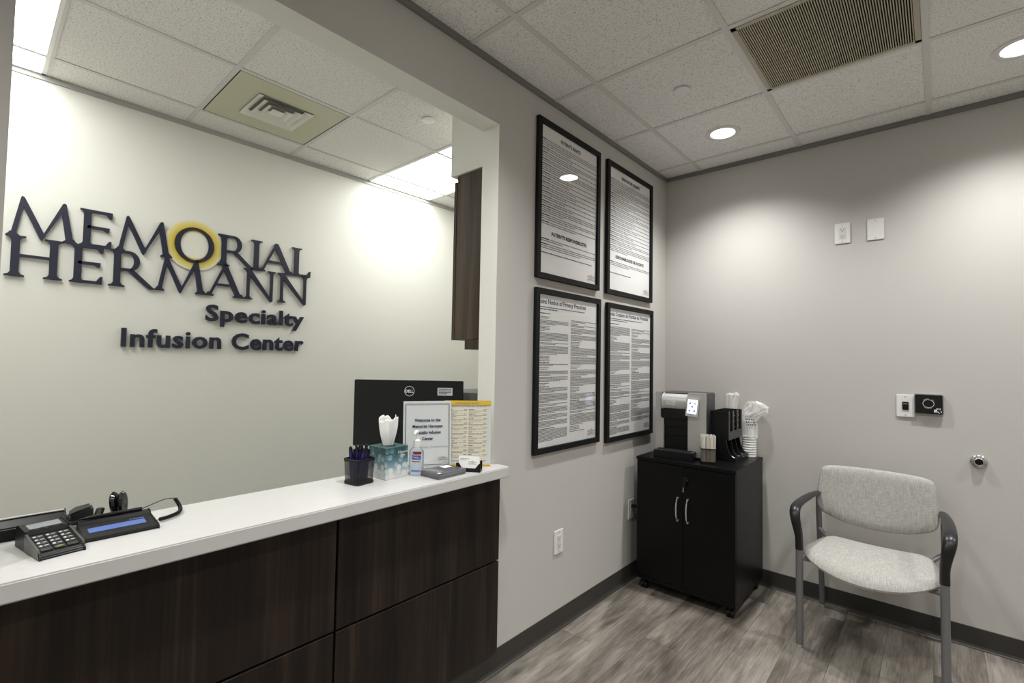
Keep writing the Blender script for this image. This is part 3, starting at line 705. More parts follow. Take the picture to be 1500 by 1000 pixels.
pad(back_o, [(.25, .026), (.5, .026), (.75, .025), (.9, .021), (.97, .014), (1, .003), (.995, -.006), (.96, -.013), (.6, -.016), (.2, -.016)], back_map, 'backrest', linen, ch)
for s in (-1, 1):
    X = s * .272
    MB().tube([(X, 0, .012), (X, 0, .25), (X, .002, .478)], .0165, 14).obj('front_leg', steel, ch, smooth=True)
    MB().lathe([(.002, 0), (.015, 0), (.017, .004), (.017, .010), (.0165, .014), (.002, .014)], 16, (X, 0, 0)).obj('foot_glide', chrome, ch, smooth=True)
    MB().tube(bez([(s * .268, .548, .012), (s * .268, .520, .22), (s * .268, .478, .46), (s * .268, .458, .60), (s * .268, .466, .672)], 5), .0145, 12).obj('back_leg', steel, ch, smooth=True)
    MB().lathe([(.002, 0), (.013, 0), (.015, .004), (.015, .010), (.0145, .014), (.002, .014)], 16, (s * .268, .548, 0)).obj('foot_glide', chrome, ch, smooth=True)
    MB().tube([(s * .268, .464, .655), (s * .25, .47, .655), (s * .235, .472, .66)], .010, 8).obj('back_bracket', blackp, ch, smooth=True)
    arm = bez([(s * .258, .478, .666), (s * .266, .42, .677), (s * .277, .30, .685), (s * .287, .15, .686), (s * .291, .05, .682), (s * .291, .005, .667), (s * .287, -.014, .636), (s * .280, -.016, .598), (s * .274, -.006, .556), (s * .272, 0, .52), (s * .272, .001, .476)], 5)
    n = len(arm); rad = []
    for i in range(n):
        t = i / (n - 1)
        wd = .012 + .012 * min(1, t / .25) if t < .55 else .024 - .006 * min(1, (t - .55) / .3)
        th = .0115 if t < .4 else .0115 + .0065 * min(1, (t - .4) / .3)
        rad.append((th, wd))
    MB().tube(arm, rad, 16, flat=(1, 0, 0)).obj('armrest', urethane, ch, smooth=True)
    MB().tube(bez([(X, .004, .440), (s * .25, .012, .432), (s * .20, .05, .424), (s * .17, .12, .420)], 4), .011, 10).obj('seat_bracket', steel, ch, smooth=True)
    MB().tube([(s * .268, .474, .470), (s * .24, .44, .452), (s * .20, .38, .424)], .011, 10).obj('seat_bracket', steel, ch, smooth=True)
MB().box(-.20, .20, .02, .40, .414, .424).obj('seat_pan', blackp, ch, bevel=.003)

# ------------------------------------------------------------------ black rolling cabinet
CZ = .812
cb = empty('rolling_cabinet', (.3725, -.315, 0)); tag(cb, 'black two-door rolling cabinet carrying the coffee machine', 'cabinet')
hx, hd = .2925, .275
MB().box(-hx - .003, hx + .003, -hd - .004, hd, CZ - .020, CZ).obj('cabinet_top', blacklam, cb, bevel=.0015)
MB().box(-hx, -hx + .016, -hd + .018, hd, .085, CZ - .020).obj('side_panel', blacklam, cb, bevel=.001, seg=1)
MB().box(hx - .016, hx, -hd + .018, hd, .085, CZ - .020).obj('side_panel', blacklam, cb, bevel=.001, seg=1)
MB().box(-hx + .016, hx - .016, hd - .012, hd - .004, .085, CZ - .020).obj('back_panel', blacklam, cb)
MB().box(-hx, hx, -hd + .002, hd, .066, .085).obj('bottom_panel', blacklam, cb, bevel=.001, seg=1)
for s, (xa, xb) in ((-1, (-hx + .001, -.0012)), (1, (.0012, hx - .001))):
    d = MB().box(xa, xb, -hd, -hd + .017, .088, CZ - .023).obj('door', blacklam, cb, bevel=.001, seg=1)
    hxp = s * .030
    MB().tube(bez([(hxp, -hd - .003, .473), (hxp, -hd - .020, .485), (hxp, -hd - .027, .520), (hxp, -hd - .028, .538), (hxp, -hd - .027, .556), (hxp, -hd - .020, .591), (hxp, -hd - .003, .603)], 4), [(.0042, .0042)] * 6 + [(.0062, .005)] * 13 + [(.0042, .0042)] * 6, 10).obj('handle', chrome, d, smooth=True)
    for zz in (.473, .603):
        MB().lathe([(.001, -.010), (.006, -.009), (.0085, -.004), (.009, 0), (.001, 0)], 14).xf(Matrix.Rotation(R(-90), 4, 'X')).xf(Matrix.Translation((hxp, -hd + .0005, zz))).obj('handle_foot', chrome, d, smooth=True)
    if s == 1:
        lk = MB().lathe([(.001, 0), (.009, 0), (.009, .006), (.001, .007)], 18).xf(Matrix.Rotation(R(90), 4, 'X')).xf(Matrix.Translation((.022, -hd + .0005, .722))).obj('lock', chrome, d, smooth=True)
        b = MB(); b.box(.0205, .0235, -hd - .030, -hd - .006, .716, .728); b.prism(rrect(.008, .030, .690, .714, .006), -.0015, .0015)
        b2 = MB().prism(rrect(.010, .034, -.012, .012, .008), -.002, .002).xf(Matrix.Rotation(R(90), 4, 'X')).xf(Matrix.Translation((0, -hd - .028, .722))); b2.obj('key', blackp, d)
        MB().prism(rrect(.006, .022, -.020, .012, .006), -.002, .002).xf(Matrix.Rotation(R(90), 4, 'X')).xf(Matrix.Translation((0, -hd - .024, .694))).obj('key', blackp, d)
        MB().box(.010, .014, -hd - .026, -hd - .023, .648, .678).obj('key', chrome, d)
for sx in (-1, 1):
    for sy in (-1, 1):
        c = empty('x'); bpy.data.objects.remove(c)
        cx, cy = sx * (hx - .038), sy * (hd - .04)
        w_ = MB()
        for k in (-1, 1): w_.lathe([(.002, -.007), (.021, -.007), (.0235, -.003), (.0235, .003), (.021, .007), (.002, .007)], 18).xf(Matrix.Identity(4))
        w_ = MB()
        for k in (-1, 1):
            q = MB().lathe([(.002, -.008), (.021, -.008), (.0235, -.004), (.0235, .004), (.021, .008), (.002, .008)], 18).xf(Matrix.Rotation(R(90), 4, 'Y')).xf(Matrix.Translation((cx + k * .011, cy, .0236))); w_.add(q.v, q.f)
        cw = w_.obj('caster', blackp, cb, smooth=True)
        MB().prism(rrect(cx - .006, cx + .006, cy - .018, cy + .018, .004), .030, .066).obj('caster_fork', blackp, cw)
cb.rotation_euler = (0, 0, R(.3))

# ------------------------------------------------------------------ coffee machine
cm = empty('coffee_machine', (.299, -.452, CZ), R(7)); tag(cm, 'silver and black single-cup coffee machine with small touch screen', 'coffee machine')
# local: x along the front, +y backwards, origin under the body's front edge
w2 = .152
MB().box(-w2 + .006, w2 - .006, .02, .285, .012, .398).obj('housing', mat('dark_grey_plastic', (.055, .055, .058), .42), cm, bevel=.006)
b = MB().prism([(-w2, 0), (-w2 + .052, 0), (-w2 + .052, .245), (-w2 + .036, .262), (-w2 + .036, .315), (-w2 + .036, .392), (-w2 + .004, .392), (-w2, .385)], 0, .022)
b.xf(WALL_B).obj('front_column', silver, cm, loc=(0, .016, .012), bevel=.0025)
b = MB().prism([(w2 - .105, 0), (w2, 0), (w2, .385), (w2 - .004, .392), (w2 - .105, .392)], 0, .022)
b.xf(WALL_B).obj('front_column', silver, cm, loc=(0, .016, .012), bevel=.0025)
MB().box(-w2 + .052, w2 - .105, .0185, .022, .012, .262).obj('brew_bay', blackp, cm)
for z0, z1, yy in ((.115, .128, -.002), (.19, .262, .0)):
    MB().box(-w2 + .052, w2 - .105, yy, .0195, z0, z1).obj('bay_ledge', blackp, cm, bevel=.004)
MB().box(-w2 + .036, w2 - .105, -.018, .018, .240, .303).obj('brew_head', mat('gloss_black', (.006, .006, .007), .15), cm, bevel=.005)
hd_ = MB()
n = 10; xa, xb = -w2 + .046, w2 - .103
prof = [(-.012, .303), (-.023, .306), (-.026, .345), (-.022, .368), (-.006, .386), (.02, .394), (.02, .303)]
MB().add([(xa, y, z) for y, z in prof] + [(xb, y, z) for y, z in prof], [tuple(range(7)), tuple(range(7, 14))[::-1]] + [(i, (i + 1) % 7, (i + 1) % 7 + 7, i + 7) for i in range(7)]).obj('lid', silver, cm, bevel=.006, seg=3, smooth=True)
MB().box(xa + .02, xb - .065, -.034, -.025, .322, .347).obj('lid_handle', chrome, cm, bevel=.004, seg=3, smooth=True)
scr = MB().prism(rrect(-.036, .036, -.058, .058, .006), 0, .014).xf(WALL_B).obj('screen_bezel', mat('bezel_silver', (.62, .62, .61), .3, metal=.3), cm, loc=(w2 - .073, -.014, .318), rot=(R(-8), R(4), 0), bevel=.003)
MB().prism(rrect(-.028, .028, -.040, .045, .002), .0142, .015).xf(WALL_B).obj('screen', mat('lit_screen', (.6, .65, .9), .3, emit=(.72, .78, 1), es=1.1), scr)
b = MB()
for (x, y) in ((-.014, .022), (-.014, -.024), (.014, -.022), (0, .002)): b.prism(rrect(x - .005, x + .005, y - .005, y + .005, .003), .015, .0153)
b.xf(WALL_B).obj('screen_icon', mat('icon_blue', (.03, .06, .35), .5, emit=(.05, .1, .5), es=.3), scr)
MB().prism(rrect(.009, .019, .017, .027, .003), .015, .0153).xf(WALL_B).obj('screen_icon', mat('icon_orange', (.5, .15, .02), .5, emit=(.6, .2, .03), es=.4), scr)
b = MB(); put_text(b, 'KEURIG', 0, -.052, .0143, .010, align='CENTER'); b.xf(WALL_B).obj('maker_print', ink, scr)
dt = MB().prism(rrect(-w2 + .012, w2 - .052, -.088, .016, .012), 0, .048).obj('drip_tray', blackp, cm, bevel=.003)
MB().prism(rrect(-w2 + .018, w2 - .058, -.084, .012, .010), .048, .0505).obj('drip_grate', mat('drip_grey', (.10, .10, .10), .22, metal=.6), dt)
b = MB()
for k in range(9): b.box(-w2 + .03, w2 - .07, -.076 + k * .009, -.073 + k * .009, .0506, .0512)
b.obj('grate_slot', darkslot, dt)

# stirrer box and stirrers
sb = empty('stirrer_box', (.478, -.478, CZ), R(24)); tag(sb, 'small black banded clear box of wrapped stirrers on cabinet', 'box')
MB().prism(rrect(-.042, .042, -.042, .042, .009), 0, .012).obj('base', blackp, sb, bevel=.002)
b = MB(); oo = rrect(-.040, .040, -.040, .040, .008); ii = rrect(-.0382, .0382, -.0382, .0382, .007)
n = len(oo); b.add([(x, y, .012) for x, y in oo] + [(x, y, .083) for x, y in oo], [(i, (i + 1) % n, (i + 1) % n + n, i + n) for i in range(n)])
b.obj('clear_wall', pane_mat('smoky_acrylic', .8, (.50, .49, .48)), sb)
def band(outer, inner, z0, z1):
    n = len(outer)
    return MB().add([(x, y, z0) for x, y in outer] + [(x, y, z1) for x, y in outer] + [(x, y, z0) for x, y in inner] + [(x, y, z1) for x, y in inner],
                    [(i, (i + 1) % n, (i + 1) % n + n, i + n) for i in range(n)] + [(i + 2 * n, i + 3 * n, (i + 1) % n + 3 * n, (i + 1) % n + 2 * n) for i in range(n)] + [(i + n, (i + 1) % n + n, (i + 1) % n + 3 * n, i + 3 * n) for i in range(n)] + [(i, i + 2 * n, (i + 1) % n + 2 * n, (i + 1) % n) for i in range(n)])
band(rrect(-.0425, .0425, -.0425, .0425, .009), ii, .083, .089).obj('rim', blackp, sb)
stm = [mat('stirrer_white', (.78, .76, .70), .7), mat('stirrer_cream', (.74, .70, .60), .7), mat('stirrer_grey', (.62, .60, .56), .7)]
Ms = Matrix.Translation((.478, -.478, CZ)) @ Matrix.Rotation(R(24), 4, 'Z')
smesh = []
for k in range(3): o = MB().box(-.0054, .0054, -.0018, .0018, 0, 1).obj('stirrer', stm[k], bevel=0); smesh.append(o.data); bpy.data.objects.remove(o)
for i in range(7):
    for j in range(7):
        o = bpy.data.objects.new('stirrer', smesh[random.choice((0, 0, 1, 2))]); COL.objects.link(o)
        p = Ms @ Vector((-.0315 + i * .0105 + random.uniform(-.0015, .0015), -.0315 + j * .0105 + random.uniform(-.0015, .0015), .0125))
        o.location = p; o.scale = (1, 1, random.uniform(.138, .156)); o.rotation_euler = (random.uniform(-.02, .02), random.uniform(-.02, .02), R(24) + random.uniform(-.6, .6))
        tag(o, 'paper-wrapped drink stirrer standing in the small banded box', 'stirrer', 'wrapped stirrers in the box')

# condiment organizer: faces the chair
og = empty('condiment_organizer', (.515, -.2275, CZ), 0); tag(og, 'black plastic condiment organizer with three tall slots and tray', 'organizer')
# local: +x is the front, y the width
hw = .1255
def sidepoly(y, name='side_wall'):
    arcp = [(.080, .024)] + [(.080 - .050 * math.sin(R(a)), .024 + .105 * (1 - math.cos(R(a)))) for a in (20, 40, 60, 80)]
    pts = [(-.066, 0), (.080, 0)] + arcp + [(.030, .128), (.040, .128), (.040, .297), (-.066, .297)]
    return MB().prism(pts, -.0025, .0025).xf(Matrix(((1, 0, 0, 0), (0, 0, -1, 0), (0, 1, 0, 0), (0, 0, 0, 1)))).obj(name, blackp, og, loc=(0, y, 0))
for y in (-hw, -.042, .042, hw): sidepoly(y)
MB().box(-.066, -.061, -hw, hw, 0, .297).obj('rear_wall', blackp, og)
MB().box(-.066, .080, -hw, hw, 0, .005).obj('tray_floor', blackp, og)
MB().box(.077, .082, -hw - .002, hw + .002, 0, .030).obj('tray_front', blackp, og, bevel=.001, seg=1)
MB().box(-.075, .040, -hw, hw, .126, .132).obj('bin_floor', blackp, og)
dkg = mat('organizer_face', (.045, .043, .040), .4)
MB().box(.039, .044, -hw - .002, hw + .002, .126, .176).obj('bin_front', dkg, og, bevel=.001, seg=1)
for y0, y1 in ((-hw - .002, -.106), (-.056, -.028), (.028, .056), (.112, hw + .002)): MB().box(.039, .044, y0, y1, .176, .299).obj('slot_post', dkg, og, bevel=.001, seg=1)
b = MB(); b.box(.0822, .0826, .02, .034, .014, .018); b.obj('maker_mark', mat('mark_white', (.6, .6, .6), .4), og)
Mo = Matrix.Translation((.515, -.2275, CZ))
def packet(lx, ly, lz, m_, lab, rot):
    p = Mo @ Vector((lx, ly, lz)); o = MB().prism(rrect(-.03, .03, -.018, .018, .004), 0, .004).obj('sugar_packet', m_, loc=p, rot=rot, bevel=.001, seg=1); tag(o, lab, 'packet', 'packets in the organizer tray')
packet(.052, -.085, .020, paper, 'white sugar packet lying in organizer tray', (0, .5, .2)); packet(.050, .005, .016, mat('packet_blue', (.40, .44, .62), .5), 'pale blue packet lying in organizer tray', (0, .12, .9)); packet(.0, -.005, .030, paper, 'white sugar packet lying in organizer tray', (.2, .9, .1)); packet(.05, .085, .018, paper, 'white sugar packet lying in organizer tray', (0, .4, .3))
pod = MB().lathe([(.002, 0), (.018, 0), (.022, .030), (.025, .031), (.025, .033), (.002, .033)], 18).obj('coffee_pod', [mat('pod_grey', (.70, .69, .66), .5), white], smooth=True)
for p in pod.data.polygons: p.material_index = 1 if p.center.z > .0305 else 0
pod.location = Mo @ Vector((.012, -.084, .1325)); tag(pod, 'small pod with white lid in organizer slot', 'coffee pod', 'pods in the organizer slots')
for lx, ly, n in ((.012, -.084, 3), (.012, 0, 4), (.012, .084, 4)):
    for k in range(n):
        if (ly == -.084 and k == 0): continue
        c = pod.copy(); COL.objects.link(c); c.location = Mo @ Vector((lx, ly, .1325 + .0335 * k))

# foam cups in a torn sleeve, and a loose bag on top of the machine's back
cupm = mat('foam_white', (.80, .80, .79), .6)
c0 = None
for k in range(9):
    if c0 is None:
        c0 = MB().lathe([(.028, 0), (.030, 0), (.041, .092), (.0435, .094), (.0435, .098), (.040, .098), (.0385, .092), (.028, .004)], 28, cap=True).obj('foam_cup', cupm, smooth=True); c = c0
    else: c = c0.copy(); COL.objects.link(c)
    c.location = (.588, -.050, CZ + .098 + .0155 * k); c.rotation_euler = (math.pi, 0, 0)
    tag(c, 'white foam cup nested upside down in the stack behind organizer', 'cup', 'stacked foam cups')
def crumple(name, prof, c, seed, label, cat, n=30):
    random.seed(seed); vs = []; k = len(prof)
    for j, (rx, ry, ox, oy, z) in enumerate(prof):
        ph = [random.uniform(0, 6.28) for _ in range(4)]
        for i in range(n):
            a = 2 * math.pi * i / n
            f = 1 + .10 * math.sin(5 * a + ph[0]) + .07 * math.sin(9 * a + ph[1]) + random.uniform(-.05, .05)
            vs.append((c[0] + ox + rx * f * math.cos(a), c[1] + oy + ry * f * math.sin(a), c[2] + z + random.uniform(-.004, .004)))
    fs = [(j * n + i, j * n + (i + 1) % n, (j + 1) * n + (i + 1) % n, (j + 1) * n + i) for j in range(k - 1) for i in range(n)]
    o = MB().add(vs, fs).obj(name, film, loc=(0, 0, 0)); tag(o, label, cat); return o
bg = crumple('plastic_sleeve', [(.048, .044, 0, 0, .12), (.047, .044, 0, 0, .17), (.047, .044, .004, 0, .225), (.052, .042, .018, 0, .262), (.068, .036, .042, 0, .285), (.068, .032, .046, 0, .312), (.050, .028, .038, 0, .335), (.022, .016, .022, 0, .352)], (.588, -.051, CZ), 3, 'clear printed plastic sleeve opened over the foam cup stack', 'plastic bag')
b = MB()
for j, (z, n) in enumerate(((.252, 9), (.232, 5), (.215, 8), (.198, 6), (.182, 3))):
    for k in range(n):
        a = R(-100 + k * 11 + j * 3); h = .010 if 0 < j < 4 else .004; rr = .0535
        p = [(rr * math.cos(a + e), rr * math.sin(a + e), z + f) for e, f in ((0, 0), (.10, 0), (.12, h), (.03, h))]; b.add(p, [(0, 1, 2, 3)])
b.obj('sleeve_print', inkd, bg, loc=(.588, -.051, CZ))
crumple('plastic_bag', [(.004, .004, 0, 0, .0), (.034, .03, 0, 0, .004), (.040, .034, 0, 0, .05), (.034, .03, .004, 0, .10), (.038, .033, .006, 0, .20), (.034, .03, .004, 0, .29), (.036, .03, .006, 0, .35), (.040, .03, .012, 0, .385), (.018, .018, .016, 0, .400)], (.478, -.052, CZ), 5, 'crumpled clear plastic bag standing behind the coffee machine', 'plastic bag')
random.seed(11)

# ------------------------------------------------------------------ things on the counter
# pen cup
pc = empty('pen_cup', (-.125, -2.412, ZC), R(8)); tag(pc, 'black wire mesh pen cup full of pens on white counter', 'pen cup')
q0 = rrect(-.042, .042, -.042, .042, .012); n = len(q0)
MB().add([(x * .92, y * .92, .010) for x, y in q0] + [(x, y, .088) for x, y in q0], [(i, (i + 1) % n, (i + 1) % n + n, i + n) for i in range(n)]).obj('mesh_wall', mesh_cup_mat(), pc)
MB().prism([(x * .97, y * .97) for x, y in q0], 0, .012).obj('base', blackp, pc, bevel=.002)
band([(x * 1.03, y * 1.03) for x, y in q0], [(x * .97, y * .97) for x, y in q0], .084, .094).obj('rim', blackp, pc, bevel=.001, seg=1)
Mp = Matrix.Translation((-.125, -2.412, ZC)) @ Matrix.Rotation(R(8), 4, 'Z')
pen = empty('pen'); tag(pen, 'dark blue ballpoint pen with black end in mesh cup', 'pen', 'pens in the mesh cup')
MB().lathe([(.001, 0), (.004, .008), (.0047, .012), (.0047, .095), (.001, .095)], 10).obj('barrel', mat('pen_blue', (.016, .014, .09), .28), pen, smooth=True)
MB().lathe([(.001, .095), (.0042, .095), (.0042, .108), (.003, .109), (.001, .1095)], 10).obj('end_cap', blackp, pen, smooth=True)
MB().box(-.0015, .0015, .0045, .0070, .068, .104).obj('clip', blackp, pen)
spots = [(-.026, -.026), (-.008, -.028), (.010, -.026), (.027, -.024), (-.028, -.008), (-.010, -.010), (.008, -.008), (.026, -.006), (-.026, .010), (-.008, .008), (.010, .010), (.027, .012), (-.018, .026), (.002, .026), (.020, .027), (-.002, -.018)]
for i, (x, y) in enumerate(spots):
    o = pen if i == 0 else copy_tree(pen)
    o.location = Mp @ Vector((x * .75, y * .75, .0125)); o.rotation_euler = (random.uniform(-.1, .1) - y * 2.2, random.uniform(-.08, .08) + x * 2.6, random.uniform(0, 6)); o.rotation_mode = 'XYZ'
    o.rotation_euler[2] = random.uniform(-.5, .5)
    o.scale = (1, 1, random.uniform(1.0, 1.2))
# tissue box + tissue
tb = empty('tissue_box', (-.140, -2.275, ZC), R(3)); tag(tb, 'teal and white cloud-print cube tissue box on counter', 'tissue box')
MB().box(-.056, .056, -.053, .053, 0, .122).obj('carton', tissue_box_mat(), tb, bevel=.0015, seg=1)
MB().prism([(.034 * math.cos(2 * math.pi * k / 24), .026 * math.sin(2 * math.pi * k / 24)) for k in range(24)], .1222, .1226).obj('opening', darkslot, tb)
b = MB(); put_text(b, 'Kleenex', .012, .096, 0, .015, align='CENTER'); text_lines(b, .002, .026, .087, 2, .005, .002, 0, .7, .004, .010, .0015); b.xf(WALL_A).obj('brand_print', white, tb, loc=(.0566, .015, 0))
def sheet_fn():
    vs = []; nu, nv = 36, 14
    for j in range(nv + 1):
        t = j / nv
        for i in range(nu + 1):
            a = 2 * math.pi * i / nu
            rad = .020 + .016 * math.sin(min(1, t * 1.3) * 1.57)
            fold = 1 + .22 * math.sin(4 * a + .8 + t) + .10 * math.sin(7 * a + 2.1 * t) + (.12 * math.sin(3 * a + 1) if t > .6 else 0) * (t - .6) / .4
            z = .118 + t * (.112 + .009 * math.sin(2 * a + .6) + .006 * math.sin(5 * a))
            vs.append((rad * fold * math.cos(a) * .75 - .004 * t, rad * fold * math.sin(a) * .95 + .004 * t, z))
    fs = [(j * (nu + 1) + i, j * (nu + 1) + i + 1, (j + 1) * (nu + 1) + i + 1, (j + 1) * (nu + 1) + i) for j in range(nv) for i in range(nu)]
    return vs, fs
ts = MB().add(*sheet_fn()).obj('tissue', mat('tissue_white', (.84, .84, .82), .8), loc=(-.140, -2.275, ZC), smooth=True)
sm = ts.modifiers.new('thick', 'SOLIDIFY'); sm.thickness = .0012; tag(ts, 'crumpled white tissue pulled up out of the teal box', 'tissue')
# hand sanitizer
hs_ = empty('hand_sanitizer', (-.075, -2.186, ZC), R(35)); tag(hs_, 'clear pump bottle of hand sanitizer gel beside tissue box', 'bottle')
ov = lambda rx, ry, z, n=24: [(rx * math.cos(2 * math.pi * k / n), ry * math.sin(2 * math.pi * k / n), z) for k in range(n)]
def loft(rings):
    n = len(rings[0]); vs = [v for r_ in rings for v in r_]; k = len(rings)
    return MB().add(vs, [(j * n + i, j * n + (i + 1) % n, (j + 1) * n + (i + 1) % n, (j + 1) * n + i) for j in range(k - 1) for i in range(n)] + [tuple(range(n))[::-1], tuple(range((k - 1) * n, k * n))])
gelm = mat('clear_gel', (.80, .87, .93), .05, trans=.82, ior=1.36)
loft([ov(.026, .018, 0), ov(.030, .021, .004), ov(.030, .021, .090), ov(.028, .020, .100), ov(.016, .014, .111), ov(.011, .011, .114)]).obj('bottle', gelm, hs_, smooth=True)
MB().lathe([(.002, .113), (.0145, .113), (.0145, .138), (.010, .142), (.0055, .145), (.0055, .168), (.002, .168)], 20).obj('pump_collar', mat('pump_white', (.78, .78, .76), .35), hs_, smooth=True)
MB().tube([(0, 0, .172), (0, -.018, .174), (0, -.032, .166)], [.0085, .0065, .004], 10).obj('pump_head', MATS['pump_white'], hs_, smooth=True)
def on_bottle(name, x0, x1, z0, z1, m_, off=.0006):
    b = MB(); n = 8
    for k in range(n):
        xa, xb = x0 + (x1 - x0) * k / n, x0 + (x1 - x0) * (k + 1) / n
        f = lambda x: -(.021 + off) * math.sqrt(max(0, 1 - (x / (.030 + off)) ** 2))
        b.quad((xa, f(xa), z0), (xb, f(xb), z0), (xb, f(xb), z1), (xa, f(xa), z1))
    b.obj(name, m_, hs_)
on_bottle('label_print', -.022, .022, .012, .098, mat('label_pale', (.62, .70, .80), .4, alpha=.45))
on_bottle('label_print', -.008, .024, .086, .097, mat('label_red', (.25, .015, .015), .5), .0010)
on_bottle('label_print', -.012, .022, .066, .082, mat('label_blue', (.03, .05, .28), .5), .0010)
on_bottle('label_print', -.010, .018, .056, .060, mat('label_red2', (.35, .08, .10), .5), .0010)
on_bottle('label_print', -.014, .020, .018, .024, mat('label_blue2', (.10, .20, .55), .5), .0010)
b = MB(); put_text(b, 'PURELL', .005, .070, 0, .011, align='CENTER', width=.028); b.v = [(x, -(.0222) * math.sqrt(max(0, 1 - (x / .0312) ** 2)), y) for x, y, z in b.v]; b.obj('brand_print', white, hs_)
# leaning display signs
def stand(name, a, c, hgt, lean, label, cat, loc_z=ZC):
    A = Vector((*a, 0)); C = Vector((*c, 0)); wd = (C - A).length; ex = (C - A).normalized(); nrm = ex.cross(Vector((0, 0, 1)))
    rz = math.atan2(ex.y, ex.x)
    o = empty(name, ((a[0] + c[0]) / 2, (a[1] + c[1]) / 2, loc_z + .0008), 0, (0, 0, rz)); tag(o, label, cat, 'display stands on the counter')
    # local: x along the foot, y back, sheet leans back
    ML = Matrix.Rotation(R(90) - lean, 4, 'X')
    return o, wd, ML
def sheet_part(o, name, wd, hgt, ML, z0, z1, m_, x0=None, x1=None, y0=0, y1=None):
    b = MB().box(-wd / 2 if x0 is None else x0, wd / 2 if x1 is None else x1, y0, hgt if y1 is None else y1, z0, z1).xf(ML); return b.obj(name, m_, o)
o, wd, ML = stand('welcome_sign', (-.190, -2.172), (-.083, -1.990), .285, R(6), 'white welcome sign in clear acrylic stand with navy border', 'sign')
sheet_part(o, 'holder', wd, .287, ML, .0012, .0034, acrylic); sheet_part(o, 'sheet', wd, .285, ML, 0, .001, paper, -wd / 2 + .002, wd / 2 - .002, .002)
MB().box(-wd / 2, wd / 2, .0, .010, 0, .002).obj('foot', acrylic, o)
b = MB(); i_ = .011; t_ = .0022; ww, hh = wd / 2 - i_, .285 - i_
for q in ((-ww, ww, i_ + .002, i_ + .002 + t_), (-ww, ww, hh - t_, hh), (-ww, -ww + t_, i_ + .002, hh), (ww - t_, ww, i_ + .002, hh)): b.box(q[0], q[1], q[2], q[3], .0038, .0041)
for k, s_ in enumerate(('Welcome to the', 'Memorial Hermann', 'Specialty Infusion', 'Center')): put_text(b, s_, 0, .198 - k * .026, .004, .0165, align='CENTER', offset=.0005)
b.xf(ML).obj('navy_print', navy, o)
b = MB(); put_text(b, 'Memorial Hermann - Texas Medical Center', .012, .088, .004, .0072, align='CENTER', width=.15); logo(b, (gq := MB()), .088, .030, .016, .004); put_text(b, 'Specialty', .088, .024, .004, .006, align='RIGHT'); put_text(b, 'Infusion Center', .088, .018, .004, .006, align='RIGHT'); b.xf(ML).obj('grey_print', ink, o); gq.xf(ML).obj('logo_ring_print', gold, o)
o, wd, ML = stand('language_sign', (-.121, -2.006), (.021, -1.856), .285, R(5), 'language support sheet with yellow header in stand beside jamb', 'sign')
sheet_part(o, 'holder', wd, .287, ML, .0012, .003, acrylic); sheet_part(o, 'sheet', wd, .285, ML, 0, .001, paper, y0=.002)
MB().box(-wd / 2, wd / 2, 0, .045, 0, .002).obj('foot', acrylic, o)
b = MB(); b.box(-wd / 2, wd / 2, .266, .285, .0032, .0034); b.box(-wd / 2, wd / 2, .003, .010, .0032, .0034); b.xf(ML).obj('yellow_print', yellow, o)
cr = MB(); cr.box(-wd / 2 + .012, wd / 2 - .017, .025, .255, .0032, .0033); cr.xf(ML).obj('cream_print', mat('print_cream', (.76, .72, .58), .6), o)
b = MB(); put_text(b, 'Language Support Services', -.005, .271, .0036, .0105, align='CENTER', width=.105, offset=.0002); text_lines(b, -wd / 2 + .02, wd / 2 - .02, .258, 1, .01, .002, .0036, 1)
for xa, xb in ((-wd / 2 + .016, -.002), (.004, wd / 2 - .02)):
    for k in range(11):
        y = .244 - k * .0196
        text_lines(b, xa, xa + .022, y, 1, .01, .0030, .0036, 1.1); text_lines(b, xb - .015, xb, y, 1, .01, .0026, .0036, 1.1)
        text_lines(b, xa, xb, y - .0055, 2, .0048, .0019, .0036, .7, .003, .012, .0015); b.box(xa, xb, y - .0150, y - .0146, .0035, .0036)
b.xf(ML).obj('text_print', ink, o)
# brochures
bm_ = mat('brochure_grey', (.075, .075, .085), .35, noise=(25, .5)); bmesh_ = None
for k in range(11):
    if bmesh_ is None:
        ob = MB().box(-.054, .054, -.074, .074, 0, .0019).obj('brochure', [bm_, mat('page_edge_grey', (.22, .22, .23), .6)]); bmesh_ = ob.data
        for p in ob.data.polygons: p.material_index = 1 if abs(p.normal.z) < .5 else 0
    else: ob = bpy.data.objects.new('brochure', bmesh_); COL.objects.link(ob)
    ob.location = (-.002 + random.uniform(-.002, .002), -2.105 + random.uniform(-.002, .002), ZC + .0003 + k * .00205); ob.rotation_euler = (0, 0, R(3 + random.uniform(-1.2, 1.2)))
    if k < 10: tag(ob, 'grey brochure in the low stack below the topmost one', 'brochure', 'stacked brochures on the counter')
    else:
        tag(ob, 'topmost grey printed brochure of the stack on the counter', 'brochure', 'stacked brochures on the counter')
        MB().box(-.045, -.010, .020, .062, .00192, .0021).obj('white_print', paper, ob); b = MB(); text_lines(b, -.05, .03, -.03, 4, .008, .003, .0021, .6); b.obj('text_print', mat('print_pale', (.5, .5, .52), .5), ob); MB().box(.034, .048, -.066, -.052, .00192, .0021).obj('white_print', paper, ob)
